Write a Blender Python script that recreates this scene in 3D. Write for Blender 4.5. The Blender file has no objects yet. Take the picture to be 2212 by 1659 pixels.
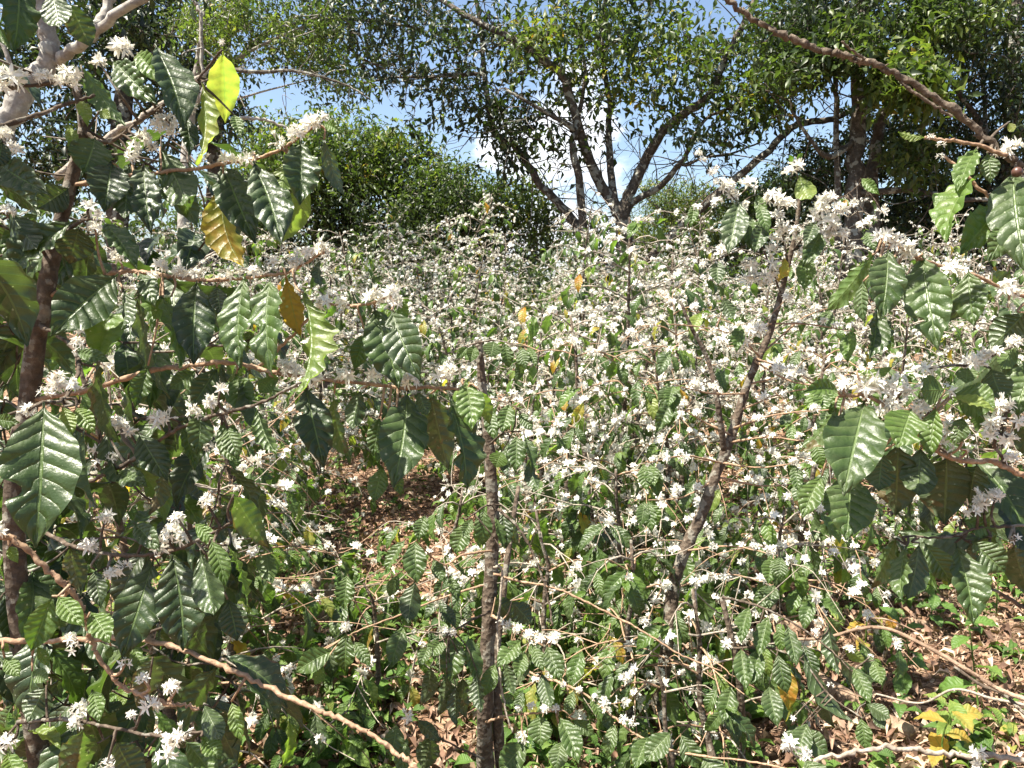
import bpy, math, random
import numpy as np
from mathutils import Vector
R = np.random.default_rng(7)
SC = bpy.context.scene
COL = SC.collection
rad = math.radians
# ------------------------------------------------------------------ camera frame
PITCH = rad(6.6); FPX = 1650.0
CAM = np.array([0.0, 0.0, 1.6])
FWD = np.array([0, math.cos(PITCH), -math.sin(PITCH)])
UPV = np.array([0, math.sin(PITCH), math.cos(PITCH)])
RGT = np.array([1.0, 0, 0])
def P(u, v, d):
    return CAM + d * (FWD + (u - 1106.0) / FPX * RGT - (v - 829.5) / FPX * UPV)
def nrm(a):
    a = np.asarray(a, float)
    return a / (np.linalg.norm(a, axis=-1, keepdims=True) + 1e-12)
def ground_z(x, y):
    return 0.03 * np.sin(x * 1.7 + 0.4) * np.cos(y * 1.3) + 0.02 * np.sin(x * 4.1 + y * 3.3)

# ------------------------------------------------------------------ mesh builder
class G:
    def __init__(self):
        self.V = []; self.A = []; self.F = []; self.n = 0
    def add(self, v, f, a=None):
        v = np.asarray(v, np.float32).reshape(-1, 3)
        if a is None: a = np.zeros((len(v), 3), np.float32)
        self.V.append(v); self.A.append(np.asarray(a, np.float32)); self.F.append(np.asarray(f, np.int64) + self.n)
        self.n += len(v)
    def mesh(self, name, mat, origin=(0, 0, 0), smooth=True):
        me = bpy.data.meshes.new(name)
        V = np.concatenate(self.V) - np.asarray(origin, np.float32)
        A = np.concatenate(self.A)
        loops = np.concatenate([f.ravel() for f in self.F])
        cnt = np.concatenate([np.full(len(f), f.shape[1]) for f in self.F])
        me.vertices.add(len(V)); me.vertices.foreach_set('co', V.astype(np.float32).ravel())
        me.loops.add(len(loops)); me.loops.foreach_set('vertex_index', loops.astype(np.int32))
        st = np.concatenate([[0], np.cumsum(cnt)[:-1]])
        me.polygons.add(len(cnt)); me.polygons.foreach_set('loop_start', st.astype(np.int32))
        me.polygons.foreach_set('loop_total', cnt.astype(np.int32))
        me.polygons.foreach_set('use_smooth', np.full(len(cnt), smooth, bool))
        at = me.attributes.new('leafco', 'FLOAT_VECTOR', 'POINT')
        at.data.foreach_set('vector', A.astype(np.float32).ravel())
        me.update(calc_edges=True)
        me.materials.append(mat)
        return me
    def build(self, name, mat, parent=None, origin=(0, 0, 0), loc=(0, 0, 0), smooth=True):
        if not self.V: return None
        o = bpy.data.objects.new(name, self.mesh(name, mat, origin, smooth))
        COL.objects.link(o); o.location = loc
        if parent is not None: o.parent = parent
        return o
    def tube(self, pts, rr, ns=6, jit=0.0, cap=True, seed=0):
        pts = np.asarray(pts, float); k = len(pts); rr = np.broadcast_to(np.asarray(rr, float), (k,))
        t = nrm(np.gradient(pts, axis=0))
        ref = np.array([0, 0, 1.0]) if abs(t[0][2]) < .9 else np.array([1.0, 0, 0])
        x = nrm(np.cross(t, np.broadcast_to(ref, t.shape))); y = np.cross(t, x)
        an = np.arange(ns) * 2 * math.pi / ns
        r2 = rr[:, None] * (1 + jit * np.random.default_rng(seed + k).uniform(-1, 1, (k, ns)))
        v = pts[:, None, :] + r2[..., None] * (np.cos(an)[None, :, None] * x[:, None, :] + np.sin(an)[None, :, None] * y[:, None, :])
        i = np.arange(k - 1)[:, None] * ns; j = np.arange(ns)[None, :]; j2 = (j + 1) % ns
        f = np.stack([i + j, i + j2, i + ns + j2, i + ns + j], -1).reshape(-1, 4)
        a = np.zeros((k, ns, 3)); a[..., 0] = j / ns; a[..., 1] = np.linspace(0, 1, k)[:, None]; a[..., 2] = .5
        self.add(v.reshape(-1, 3), f, a.reshape(-1, 3))
        if cap:
            self.F.append(np.array([np.arange(ns)[::-1] + self.n - k * ns, np.arange(ns) + self.n - ns]))
    def scatter(self, tv, tf, ta, pos, d, n, sl, sw, tint):
        """copies of a template (x across, y along, z normal; unit length) at M places"""
        M = len(pos); d = nrm(d); x = nrm(np.cross(d, n)); n = np.cross(x, d)
        tv = np.asarray(tv)
        if tv.ndim == 2: tv = np.broadcast_to(tv, (M,) + tv.shape)
        m = tv.shape[1]
        sl = np.broadcast_to(sl, (M,)); sw = np.broadcast_to(sw, (M,))
        v = pos[:, None, :] + (tv[..., 0] * sw[:, None])[..., None] * x[:, None, :] \
            + (tv[..., 1] * sl[:, None])[..., None] * d[:, None, :] + (tv[..., 2] * sl[:, None])[..., None] * n[:, None, :]
        f = (tf[None] + (np.arange(M) * m)[:, None, None]).reshape(-1, tf.shape[1])
        a = np.empty((M, m, 3)); a[..., :2] = ta[None, :, :2]; a[..., 2] = np.broadcast_to(tint, (M,))[:, None]
        self.add(v.reshape(-1, 3), f, a.reshape(-1, 3))

def smooth_path(pts, per=6, jit=0.0, rng=R):
    pts = np.asarray(pts, float)
    if len(pts) < 3: 
        t = np.linspace(0, 1, per * 2)[:, None]; out = pts[0] * (1 - t) + pts[-1] * t
    else:
        q = np.vstack([2 * pts[0] - pts[1], pts, 2 * pts[-1] - pts[-2]]); out = []
        for i in range(1, len(q) - 2):
            for t in np.arange(per) / per:
                a, b, c, e = q[i - 1], q[i], q[i + 1], q[i + 2]
                out.append(.5 * (2 * b + (c - a) * t + (2 * a - 5 * b + 4 * c - e) * t * t + (3 * b - a - 3 * c + e) * t ** 3))
        out.append(pts[-1]); out = np.array(out)
    if jit: out[1:-1] += rng.normal(0, jit, out[1:-1].shape)
    return out

# ------------------------------------------------------------------ leaf templates
def leaf_tpl(nu, nv, rng, wave=.03, corr=.012, bend=.1, fold=.12, nw=5.5, nvein=9, twist=.2, bites=0, tipcurl=.1, pet=.05):
    """unit leaf: y 0..1, half width .5 at the widest (x scaled by width)"""
    u = np.linspace(-1, 1, nu * 2 + 1); v = np.linspace(0, 1, nv + 1)
    U, V = np.meshgrid(u, v)
    s = np.clip((V - pet) / (1 - pet), 0, 1)
    prof = np.sin(math.pi * s ** 1.02) ** .85 * (1 - .5 * np.clip((s - .78) / .22, 0, 1) ** 1.5)
    prof = np.where(V >= .999, .02, prof); prof = np.maximum(prof, .035)
    for b in range(bites):
        c = rng.uniform(.25, .85); w = rng.uniform(.03, .09); sd = rng.choice([-1, 1]); dep = rng.uniform(.3, .8)
        prof = np.where(np.sign(U) == sd, prof * (1 - dep * np.exp(-((V - c) / w) ** 4)), prof)
    ph = rng.uniform(0, 6.28, 4)
    edge = U * prof
    prof2 = prof * (1 + .03 * np.sin(2 * math.pi * nw * V + ph[0] + np.sign(U) * 1.3) * (np.abs(U) > .6))
    X = .5 * U * prof2
    Z = wave * np.abs(U) ** 2.5 * np.sin(2 * math.pi * nw * V + ph[1] + np.sign(U) * ph[2]) * np.sqrt(prof)
    Z += wave * .5 * np.abs(U) ** 2 * np.sin(2 * math.pi * 2.1 * V + ph[3] * np.sign(U))
    Z += corr * np.abs(np.sin(math.pi * nvein * (V - .16 * np.abs(U)))) * np.sin(math.pi * np.clip(np.abs(U), 0, 1)) ** .6 * 1.2
    Z += fold * np.abs(U) * prof * .35
    Z += bend * 4 * V * (1 - V)
    Z -= tipcurl * V ** 4
    tw = twist * rng.uniform(-1, 1) * V
    X2 = X * np.cos(tw); Z2 = Z + X * np.sin(tw) * .45
    X2 = X2 + .04 * rng.uniform(-1, 1) * np.sin(math.pi * V)
    vv = np.stack([X2, V, Z2], -1).reshape(-1, 3)
    k = 2 * nu + 1
    i = np.arange(nv)[:, None] * k; j = np.arange(2 * nu)[None, :]
    f = np.stack([i + j, i + j + 1, i + k + j + 1, i + k + j], -1).reshape(-1, 4)
    a = np.stack([U, V, 0 * U], -1).reshape(-1, 3)
    return vv, f, a
def leaf_bank(n, nu, nv, seed, **kw):
    rg = np.random.default_rng(seed)
    L = [leaf_tpl(nu, nv, rg, **kw) for _ in range(n)]
    return np.stack([l[0] for l in L]), L[0][1], L[0][2]
BANK_MID = leaf_bank(10, 2, 7, 3, wave=.05, corr=.0, bend=.12, fold=.2, nw=2.6)
BANK_HI = leaf_bank(12, 3, 24, 4, wave=.03, corr=.022, bend=.09, fold=.2, nw=4.5)
BANK_LO = leaf_bank(6, 1, 3, 5, wave=.0, corr=.0, bend=.14, fold=.25)
BANK_TREE = leaf_bank(5, 1, 2, 6, wave=.0, corr=.0, bend=.12, fold=.3, pet=.02)
def leaves(g, bank, pos, d, n, L, W, tint):
    tv, tf, ta = bank; M = len(pos)
    if M == 0: return
    g.scatter(tv[R.integers(0, len(tv), M)], tf, ta, np.asarray(pos, float), np.asarray(d, float), np.asarray(n, float), L, W, tint)

# ------------------------------------------------------------------ flower clusters
def petal(nv, wide, rng, curl):
    v = np.linspace(0, 1, nv + 1); w = wide * np.sin(math.pi * np.clip(v * .93 + .05, 0, 1)) ** .7
    z = curl * v ** 2 * -.5
    L = np.stack([-w / 2, v, z + .05 * np.sin(math.pi * v)], -1); C = np.stack([0 * v, v, z], -1); Rr = np.stack([w / 2, v, z + .05 * np.sin(math.pi * v)], -1)
    return np.stack([L, C, Rr], 1).reshape(-1, 3)
def grid_faces(nv):
    i = np.arange(nv)[:, None] * 3; j = np.arange(2)[None]
    return np.stack([i + j, i + j + 1, i + 3 + j + 1, i + 3 + j], -1).reshape(-1, 4)
def cluster(g, rng, nfl, lod):
    """a whorl of white star flowers round a node; about 1 unit across"""
    for k in range(nfl):
        az = rng.uniform(0, 6.28); el = math.asin(rng.uniform(-.35, 1))
        ax = np.array([math.cos(az) * math.cos(el), math.sin(az) * math.cos(el), math.sin(el)])
        sc = rng.uniform(.8, 1.15)
        t1 = nrm(np.cross(ax, [.31, .52, .79])); t2 = np.cross(ax, t1)
        base = ax * .05; top = ax * .25 * sc
        if lod == 0:
            g.tube([base, (base + top) / 2, top], [.018, .02, .03], 5, cap=False)
        npet = 5 if rng.random() < .7 else 6
        ph = rng.uniform(0, 6.28); op = rng.uniform(.15, .75) if rng.random() < .85 else 1.5
        nv = 4 if lod == 0 else 1
        for q in range(npet):
            an = ph + q * 6.283 / npet + rng.normal(0, .08)
            out = math.cos(an) * t1 + math.sin(an) * t2
            d = nrm(out * math.cos(op) + ax * math.sin(op)); n = nrm(ax - d * np.dot(ax, d)) if op < 1.4 else nrm(-out)
            if lod == 0:
                pv = petal(nv, .31, rng, rng.uniform(.1, .7)); pf = grid_faces(nv)
            else:
                pv = np.array([[0, 0, 0], [-.23, .5, .03], [0, 1, -.1], [.23, .5, .03]]); pf = np.array([[0, 1, 2, 3]])
            g.scatter(pv, pf, np.zeros((len(pv), 3)), top[None], d[None], n[None], .42 * sc, .42 * sc, .5)
        if lod == 0:
            for q in range(5):
                an = ph + (q + .5) * 1.2566
                e = top + (ax * .22 + (math.cos(an) * t1 + math.sin(an) * t2) * .1) * sc
                g.tube([top, e], [.007, .011], 3, cap=False)
def cluster_mesh(seed, nfl, lod):
    g = G(); cluster(g, np.random.default_rng(seed), nfl, lod); return g
def bank_of(gs):
    return [(np.concatenate(g.V), np.concatenate([f for f in g.F if f.shape[1] == 4])) for g in gs]
CL_MID = bank_of([cluster_mesh(50 + i, 7, 1) for i in range(6)])
CL_FAR = bank_of([cluster_mesh(80 + i, 4, 1) for i in range(6)])
def blossoms(g, bank, pos, size, rng):
    for p, s in zip(pos, size):
        v, f = bank[rng.integers(len(bank))]
        a = rng.uniform(0, 6.28); c, sn = math.cos(a), math.sin(a)
        M = np.array([[c, -sn, 0], [sn, c, 0], [0, 0, 1]])
        g.add(v @ M.T * s + p, f)

# ------------------------------------------------------------------ materials
def mat(name):
    m = bpy.data.materials.new(name); m.use_nodes = True; nt = m.node_tree
    for n in list(nt.nodes): nt.nodes.remove(n)
    out = nt.nodes.new('ShaderNodeOutputMaterial')
    return m, nt, out
class N:
    def __init__(s, nt): s.nt = nt
    def __call__(s, t, **kw):
        n = s.nt.nodes.new('ShaderNode' + t)
        ins = kw.pop('ins', {})
        for k, v in kw.items(): setattr(n, k, v)
        for k, v in ins.items():
            i = n.inputs[k]
            if hasattr(v, 'is_output'): s.nt.links.new(v, i)
            else: i.default_value = v
        return n
    def math(s, op, a, b=0.0, c=None, clamp=False):
        n = s('Math', operation=op, use_clamp=clamp)
        for i, x in enumerate((a, b) if c is None else (a, b, c)):
            if hasattr(x, 'is_output'): s.nt.links.new(x, n.inputs[i])
            else: n.inputs[i].default_value = x
        return n.outputs[0]
    def ramp(s, fac, stops, interp='LINEAR'):
        n = s('ValToRGB', ins={'Fac': fac}); cr = n.color_ramp; cr.interpolation = interp
        while len(cr.elements) < len(stops): cr.elements.new(.5)
        for e, (p, c) in zip(cr.elements, stops): e.position = p; e.color = (*c, 1)
        return n.outputs['Color']
    def mix(s, fac, a, b, mode='MIX'):
        n = s('Mix', data_type='RGBA', blend_type=mode)
        for k, x in ((0, fac), (6, a), (7, b)):
            if hasattr(x, 'is_output'): s.nt.links.new(x, n.inputs[k])
            else: n.inputs[k].default_value = x if k == 0 else (*x, 1)
        return n.outputs[2]
def leaf_mat(name, stops, trans=.3, rough=.38, vein=True, spots=True, spec=.5, yl=1.7):
    m, nt, out = mat(name); n = N(nt)
    at = n('Attribute', attribute_name='leafco'); sp = n('SeparateXYZ', ins={0: at.outputs['Vector']})
    u, v, t = sp.outputs[0], sp.outputs[1], sp.outputs[2]
    geo = n('NewGeometry'); co = n('TexCoord').outputs['Object']
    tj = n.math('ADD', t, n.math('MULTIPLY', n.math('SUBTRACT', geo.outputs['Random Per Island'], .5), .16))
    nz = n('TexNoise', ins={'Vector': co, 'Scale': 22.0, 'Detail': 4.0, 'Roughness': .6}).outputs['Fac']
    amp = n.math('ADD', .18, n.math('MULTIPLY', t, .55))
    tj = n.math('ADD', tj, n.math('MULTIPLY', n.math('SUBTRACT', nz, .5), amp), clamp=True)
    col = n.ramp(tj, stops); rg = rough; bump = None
    if vein:
        au = n.math('ABSOLUTE', u)
        mid = n('MapRange', interpolation_type='SMOOTHSTEP', ins={0: au, 1: .02, 2: .065, 3: 1.0, 4: 0.0}).outputs[0]
        ph = n.math('MULTIPLY', n.math('SUBTRACT', v, n.math('MULTIPLY', au, .16)), math.pi * 9)
        sn = n.math('ABSOLUTE', n.math('SINE', ph))
        lat = n('MapRange', interpolation_type='SMOOTHSTEP', ins={0: sn, 1: .04, 2: .26, 3: 1.0, 4: 0.0}).outputs[0]
        vf = n.math('MAXIMUM', n.math('MULTIPLY', mid, .55), n.math('MULTIPLY', lat, .22))
        col = n.mix(vf, col, (.15, .22, .07))
        pil = n.math('MULTIPLY', n.math('POWER', sn, .55), n.math('SUBTRACT', 1.0, n.math('MULTIPLY', mid, 1.0)))
        bump = n('Bump', ins={'Height': pil, 'Strength': .55, 'Distance': .0032}).outputs['Normal']
    if spots:
        vo = n('TexVoronoi', ins={'Vector': co, 'Scale': 95.0})
        sz = n('TexNoise', ins={'Vector': co, 'Scale': 17.0}).outputs['Fac']
        sf = n.math('LESS_THAN', vo.outputs['Distance'], n.math('MULTIPLY', n.math('SUBTRACT', sz, .40), .75))
        col = n.mix(n.math('MULTIPLY', sf, .6), col, (.42, .45, .34))
        dust_sheen = n('TexNoise', ins={'Vector': co, 'Scale': 11.0, 'Detail': 6.0, 'Roughness': .7}).outputs['Fac']
        col = n.mix(n.math('MULTIPLY', n.math('SUBTRACT', dust_sheen, .47, clamp=True), 1.3, clamp=True), col, (.16, .165, .10))  # grey dust tone that also paints the broad sheen of lit leaves
        br = n('TexNoise', ins={'Vector': co, 'Scale': 15.0, 'Detail': 4.0}).outputs['Fac']
        edge = n.math('MULTIPLY', n.math('POWER', n.math('MAXIMUM', n.math('ABSOLUTE', u), v), 8.0), .10)
        col = n.mix(n.math('MULTIPLY', n.math('GREATER_THAN', n.math('ADD', br, edge), .715), .8), col, (.12, .06, .025))
        rg = n.math('ADD', rough - .16, n.math('MULTIPLY', dust_sheen, .36))
        bn = n('TexNoise', ins={'Vector': co, 'Scale': 75.0, 'Detail': 4.0, 'Roughness': .65}).outputs['Fac']
        b2 = n('Bump', ins={'Height': bn, 'Strength': .55, 'Distance': .0035}); nt.links.new(bump, b2.inputs['Normal']); bump = b2.outputs['Normal']
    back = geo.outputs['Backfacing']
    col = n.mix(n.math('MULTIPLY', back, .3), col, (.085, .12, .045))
    p = n('BsdfPrincipled', ins={'Base Color': col, 'Roughness': rg})
    p.inputs['Specular IOR Level'].default_value = spec
    if bump is not None: nt.links.new(bump, p.inputs['Normal'])
    tc = n.mix(1.0, col, (yl * 1.05, yl * 1.25, yl * .5), 'MULTIPLY')
    tr = n('BsdfTranslucent', ins={'Color': tc})
    mx = n('MixShader', ins={0: n.math('MULTIPLY', n.math('ADD', .3, n.math('MULTIPLY', t, 1.0)), trans, clamp=True), 1: p.outputs[0], 2: tr.outputs[0]})
    nt.links.new(mx.outputs[0], out.inputs[0]); return m
def bark_mat(name, c1, c2, c3, scale=30, strg=.7, rough=.85, lich=.0):
    m, nt, out = mat(name); n = N(nt); co = n('TexCoord').outputs['Object']
    a = n('TexNoise', ins={'Vector': co, 'Scale': float(scale), 'Detail': 6.0, 'Roughness': .7}).outputs['Fac']
    b = n('TexNoise', ins={'Vector': co, 'Scale': scale * .22, 'Detail': 3.0}).outputs['Fac']
    col = n.ramp(a, [(.3, c1), (.55, c2), (.75, c3)])
    col = n.mix(n.math('MULTIPLY', n.math('SUBTRACT', b, .4, clamp=True), 1.6, clamp=True), col, c1)
    if lich:
        l = n('TexNoise', ins={'Vector': co, 'Scale': scale * .5, 'Detail': 4.0}).outputs['Fac']
        col = n.mix(n.math('MULTIPLY', n.math('GREATER_THAN', l, .56), lich), col, (.45, .46, .40))
    h = n.math('ADD', a, n('TexVoronoi', ins={'Vector': co, 'Scale': scale * 1.3}).outputs['Distance'])
    bp = n('Bump', ins={'Height': h, 'Strength': strg, 'Distance': .3 / scale})
    p = n('BsdfPrincipled', ins={'Base Color': col, 'Roughness': rough, 'Normal': bp.outputs[0]})
    p.inputs['Specular IOR Level'].default_value = .25
    nt.links.new(p.outputs[0], out.inputs[0]); return m
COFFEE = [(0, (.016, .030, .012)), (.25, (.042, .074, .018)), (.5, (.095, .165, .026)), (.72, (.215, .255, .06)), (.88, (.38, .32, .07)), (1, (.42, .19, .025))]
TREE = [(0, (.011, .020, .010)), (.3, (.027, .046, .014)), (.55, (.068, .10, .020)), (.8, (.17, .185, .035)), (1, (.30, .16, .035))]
M_LEAF = leaf_mat('coffee_leaf', COFFEE, trans=.5, rough=.41, spec=.6)
M_LEAFF = leaf_mat('coffee_leaf_plain', COFFEE, trans=.5, rough=.35, spots=False, spec=.55)
M_TREE = leaf_mat('tree_leaf', TREE, trans=.4, rough=.45, vein=False, spots=False, spec=.4)
M_WEED = leaf_mat('weed_leaf', [(0, (.035, .07, .02)), (.4, (.085, .16, .03)), (.7, (.17, .24, .055)), (.9, (.38, .33, .08)), (1, (.46, .29, .06))], trans=.45, rough=.5, spots=False, yl=1.5, spec=.3)
M_LITTER = leaf_mat('dry_leaf', [(0, (.075, .045, .032)), (.35, (.18, .105, .07)), (.6, (.32, .205, .145)), (.85, (.47, .34, .25)), (1, (.58, .47, .37))], trans=.12, rough=.75, vein=False, spots=False, spec=.2, yl=1.0)
M_STEM = bark_mat('coffee_bark', (.042, .031, .023), (.12, .09, .066), (.24, .20, .155), 55, .9, .9, .22)
M_TWIG = bark_mat('pale_twig_bark', (.17, .10, .06), (.36, .24, .155), (.52, .39, .28), 110, .5, .7)
M_GREY = bark_mat('grey_twig_bark', (.13, .105, .08), (.36, .31, .25), (.54, .48, .40), 90, .5, .8)
M_BROWN = bark_mat('brown_twig_bark', (.05, .037, .026), (.15, .115, .085), (.31, .26, .20), 120, .9, .85)
M_TRUNK = bark_mat('tree_bark', (.045, .036, .028), (.12, .10, .08), (.24, .21, .18), 14, .9, .9, .5)
M_PALE = bark_mat('pale_tree_bark', (.17, .15, .13), (.33, .31, .28), (.5, .48, .44), 16, .5, .85, .3)
M_LOG = bark_mat('dead_wood', (.14, .09, .06), (.33, .23, .16), (.5, .39, .29), 26, .9)
def flower_mat():
    m, nt, out = mat('coffee_petal'); n = N(nt)
    nz = n('TexNoise', ins={'Vector': n('TexCoord').outputs['Object'], 'Scale': 3.0}).outputs['Fac']
    col = n.ramp(nz, [(.3, (.86, .83, .72)), (.6, (.90, .89, .84))])
    p = n('BsdfPrincipled', ins={'Base Color': col, 'Roughness': .55}); p.inputs['Specular IOR Level'].default_value = .3
    t = n('BsdfTranslucent', ins={'Color': (.8, .78, .66, 1)})
    mx = n('MixShader', ins={0: .3, 1: p.outputs[0], 2: t.outputs[0]}); nt.links.new(mx.outputs[0], out.inputs[0]); return m
M_FLOWER = flower_mat()
def ground_mat():
    m, nt, out = mat('forest_floor'); n = N(nt); co = n('TexCoord').outputs['Object']
    a = n('TexNoise', ins={'Vector': co, 'Scale': 1.3, 'Detail': 6.0}).outputs['Fac']
    v = n('TexVoronoi', ins={'Vector': co, 'Scale': 26.0, 'Randomness': 1.0})
    c = n.ramp(n('SeparateColor', ins={0: v.outputs['Color']}).outputs[0], [(0, (.05, .028, .017)), (.4, (.15, .08, .05)), (.7, (.26, .16, .10)), (1, (.38, .27, .18))])
    c = n.mix(n.math('MULTIPLY', n.math('SUBTRACT', a, .42, clamp=True), 2.5, clamp=True), c, (.16, .10, .065))
    f = n('TexNoise', ins={'Vector': co, 'Scale': 45.0, 'Detail': 6.0}).outputs['Fac']
    bp = n('Bump', ins={'Height': n.math('ADD', f, v.outputs['Distance']), 'Strength': .8, 'Distance': .02})
    p = n('BsdfPrincipled', ins={'Base Color': c, 'Roughness': .95, 'Normal': bp.outputs[0]}); p.inputs['Specular IOR Level'].default_value = .15
    nt.links.new(p.outputs[0], out.inputs[0]); return m
M_GROUND = ground_mat()
def plain(name, c, r=.5):
    m, nt, out = mat(name); n = N(nt)
    nz = n('TexNoise', ins={'Vector': n('TexCoord').outputs['Object'], 'Scale': 60.0, 'Detail': 3.0}).outputs['Fac']
    col = n.mix(n.math('MULTIPLY', nz, .6), c, tuple(x * .5 for x in c))
    p = n('BsdfPrincipled', ins={'Base Color': col, 'Roughness': r}); nt.links.new(p.outputs[0], out.inputs[0]); return m
M_BERRY = plain('dry_cherry', (.10, .045, .03), .4)

# ------------------------------------------------------------------ objects
def tag(o, label=None, cat=None, group=None, kind=None):
    if label: o['label'] = label
    if cat: o['category'] = cat
    if group: o['group'] = group
    if kind: o['kind'] = kind
    return o
def thing(name, loc, label, cat, group=None):
    o = bpy.data.objects.new(name, None); COL.objects.link(o); o.location = loc; o.empty_display_size = .1
    return tag(o, label, cat, group)
def copy_tree(o, parent=None):
    c = o.copy(); COL.objects.link(c)
    if parent is not None: c.parent = parent
    for ch in o.children: copy_tree(ch, c)
    return c
def wire(g, nodes, centres, r0, r1, rng, sag=.08, maxl=4.0):
    """grow twigs from the limbs out to every leaf clump, each joining the nearest wood already there"""
    nodes = [np.asarray(x) for x in nodes]; A = np.array(nodes); done = np.zeros(len(centres), bool); C = np.asarray(centres)
    dist = np.array([np.min(((A - c) ** 2).sum(1)) for c in C])
    for i in np.argsort(dist):
        q = A[int(np.argmin(((A - C[i]) ** 2).sum(1)))]; L = np.linalg.norm(C[i] - q)
        if L > maxl or L < 1e-3: A = np.vstack([A, C[i]]); continue
        m = (q + C[i]) / 2 + rng.normal(0, sag * L, 3); p = smooth_path([q, m, C[i]], 3)
        g.tube(p, np.linspace(r0 * min(1, .4 + L * .4), r1, len(p)), 4, cap=False); A = np.vstack([A, p[2:]])
# ------------------------------------------------------------------ shrubs close to the camera, laid out branch by branch
HR = np.random.default_rng(21)
def interp_depth(path, u, v):
    """nearest point (u, v, d) on a branch path"""
    q = path[:, :2]; i = int(np.argmin((q[:, 0] - u) ** 2 + (q[:, 1] - v) ** 2)); return path[i]
def hleaf(parent, origin, u0, v0, u1, v1, w, d, tint=.15, back=False, bites=0, hi=True):
    B = P(u0, v0, d); px = math.hypot(u1 - u0, v1 - v0); L0 = px * d / FPX
    lean = HR.uniform(.2, .75) * (-1 if back and HR.random() < .5 else 1)
    T = P(u1, v1, d - lean * L0)
    dv = nrm(T - B); L = float(np.linalg.norm(T - B))
    tc = nrm(CAM - (B + T) / 2); n0 = nrm(tc - dv * np.dot(tc, dv)); sd = np.cross(dv, n0)
    nat = .41 * (.6 * L0 + .4 * L); wm = w * d / FPX * 1.05
    r = math.acos(max(.3, min(1, wm / nat))) if wm < nat else HR.uniform(-.2, .2)
    W = max(nat, wm)
    n = n0 * math.cos(r) + sd * math.sin(r); n2 = n0 * math.cos(r) - sd * math.sin(r)
    if abs(n[2] - n2[2]) > .1:
        if n2[2] > n[2]: n = n2
    elif HR.random() < .5: n = n2
    if back: n = -n
    v, f, a = leaf_tpl(4, 40, HR, wave=HR.uniform(.015, .04), corr=HR.uniform(.010, .030), bend=HR.uniform(.02, .075), fold=HR.uniform(.1, .35),
                       nw=HR.uniform(4, 6.5), twist=.5, bites=bites if bites else int(HR.random() < .12), tipcurl=HR.uniform(0, .12))
    g = G(); g.scatter(v, f, a, B[None], dv[None], n[None], L, W, tint)
    o = g.build('leaf', M_LEAF, parent, origin=B, loc=B - origin)
    return o
HC = [cluster_mesh(200 + i, nf, 0).mesh('flower_cluster', M_FLOWER) for i, nf in enumerate((6, 8, 11, 7, 12, 9, 8, 3))]
def hflower(parent, origin, u, v, size, d, few=False):
    p = P(u, v, d); me = HC[7] if few else HC[HR.integers(7)]
    o = bpy.data.objects.new('flower_cluster', me); COL.objects.link(o); o.parent = parent
    o.location = p - origin; s = size * d / FPX * .72; o.scale = (s, s, s)
    o.rotation_euler = (HR.uniform(-.5, .5), HR.uniform(-.5, .5), HR.uniform(0, 6.28)); return o
def hbranch(root, origin, pts, d0, d1, r0, r1, m, leaves_=(), flowers=(), name='branch', nodes=True, twig_m=None):
    pts = np.array([(p[0], p[1], p[2] if len(p) > 2 else np.nan) for p in pts], float)
    cum = np.concatenate([[0], np.cumsum(np.hypot(*np.diff(pts[:, :2], axis=0).T))]); t = cum / cum[-1]
    dd = d0 + (d1 - d0) * t; pts[:, 2] = np.where(np.isnan(pts[:, 2]), dd, pts[:, 2])
    path = smooth_path(pts, 8)
    W = np.array([P(*q) for q in path]); k = len(W); tt = np.linspace(0, 1, k)
    rr = (r0 + (r1 - r0) * tt) * .8
    if nodes: rr = rr * (1 + .30 * (HR.random(k) < .22)) * HR.uniform(.9, 1.1, k)
    W[1:-1] += HR.normal(0, r1 * .35, W[1:-1].shape)
    g = G(); g.tube(W, rr, 8, jit=.12, seed=int(HR.integers(1e6)))
    if nodes:
        for i in sorted(HR.choice(np.arange(2, k - 1), max(1, k // 5), replace=False)):                                   # stubs of old fruit stalks at the nodes
            for s in range(2):
                dr = nrm(HR.normal(0, 1, 3)); g.tube([W[i], W[i] + dr * rr[i] * HR.uniform(1.2, 2.2)], [rr[i] * .5, rr[i] * .22], 4)
    jobs = []
    for l in leaves_:
        u0, v0, u1, v1, w = l[:5]; tint = l[5] if len(l) > 5 else .15; fl = l[6] if len(l) > 6 else ''
        q = interp_depth(path, u0, v0); d = q[2] + HR.uniform(-.03, .02) + (l[7] if len(l) > 7 else 0)
        if math.hypot(q[0] - u0, q[1] - v0) > 9:
            a = P(*q); b = P(u0, v0, d); mid = (a + b) / 2 + HR.normal(0, .006, 3); g.tube(smooth_path([a, mid, b], 4), np.linspace(.0022, .0014, 9), 5)
        jobs.append((u0, v0, u1, v1, w, d, tint, 'b' in fl, 1 if 'h' in fl else 0))
    fj = []
    for f in flowers:
        u, v, s = f[:3]; q = interp_depth(path, u, v); d = q[2] - .01
        if math.hypot(q[0] - u, q[1] - v) > 22:
            a = P(*q); b = P(u, v, d); g.tube(smooth_path([a, (a + b) / 2 + HR.normal(0, .005, 3), b], 4), np.linspace(.0024, .0015, 9), 5)
        fj.append((u, v, s, d, len(f) > 3))
    br = g.build(name, m, root, origin=origin)
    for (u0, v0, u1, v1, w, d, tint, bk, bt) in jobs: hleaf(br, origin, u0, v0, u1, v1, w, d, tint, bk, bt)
    for (u, v, s, d, few) in fj: hflower(br, origin, u, v, s, d, few)
    return br
def base_of(u, d):
    p = P(u, 640, d); return np.array([p[0], p[1], 0.0])

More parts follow.
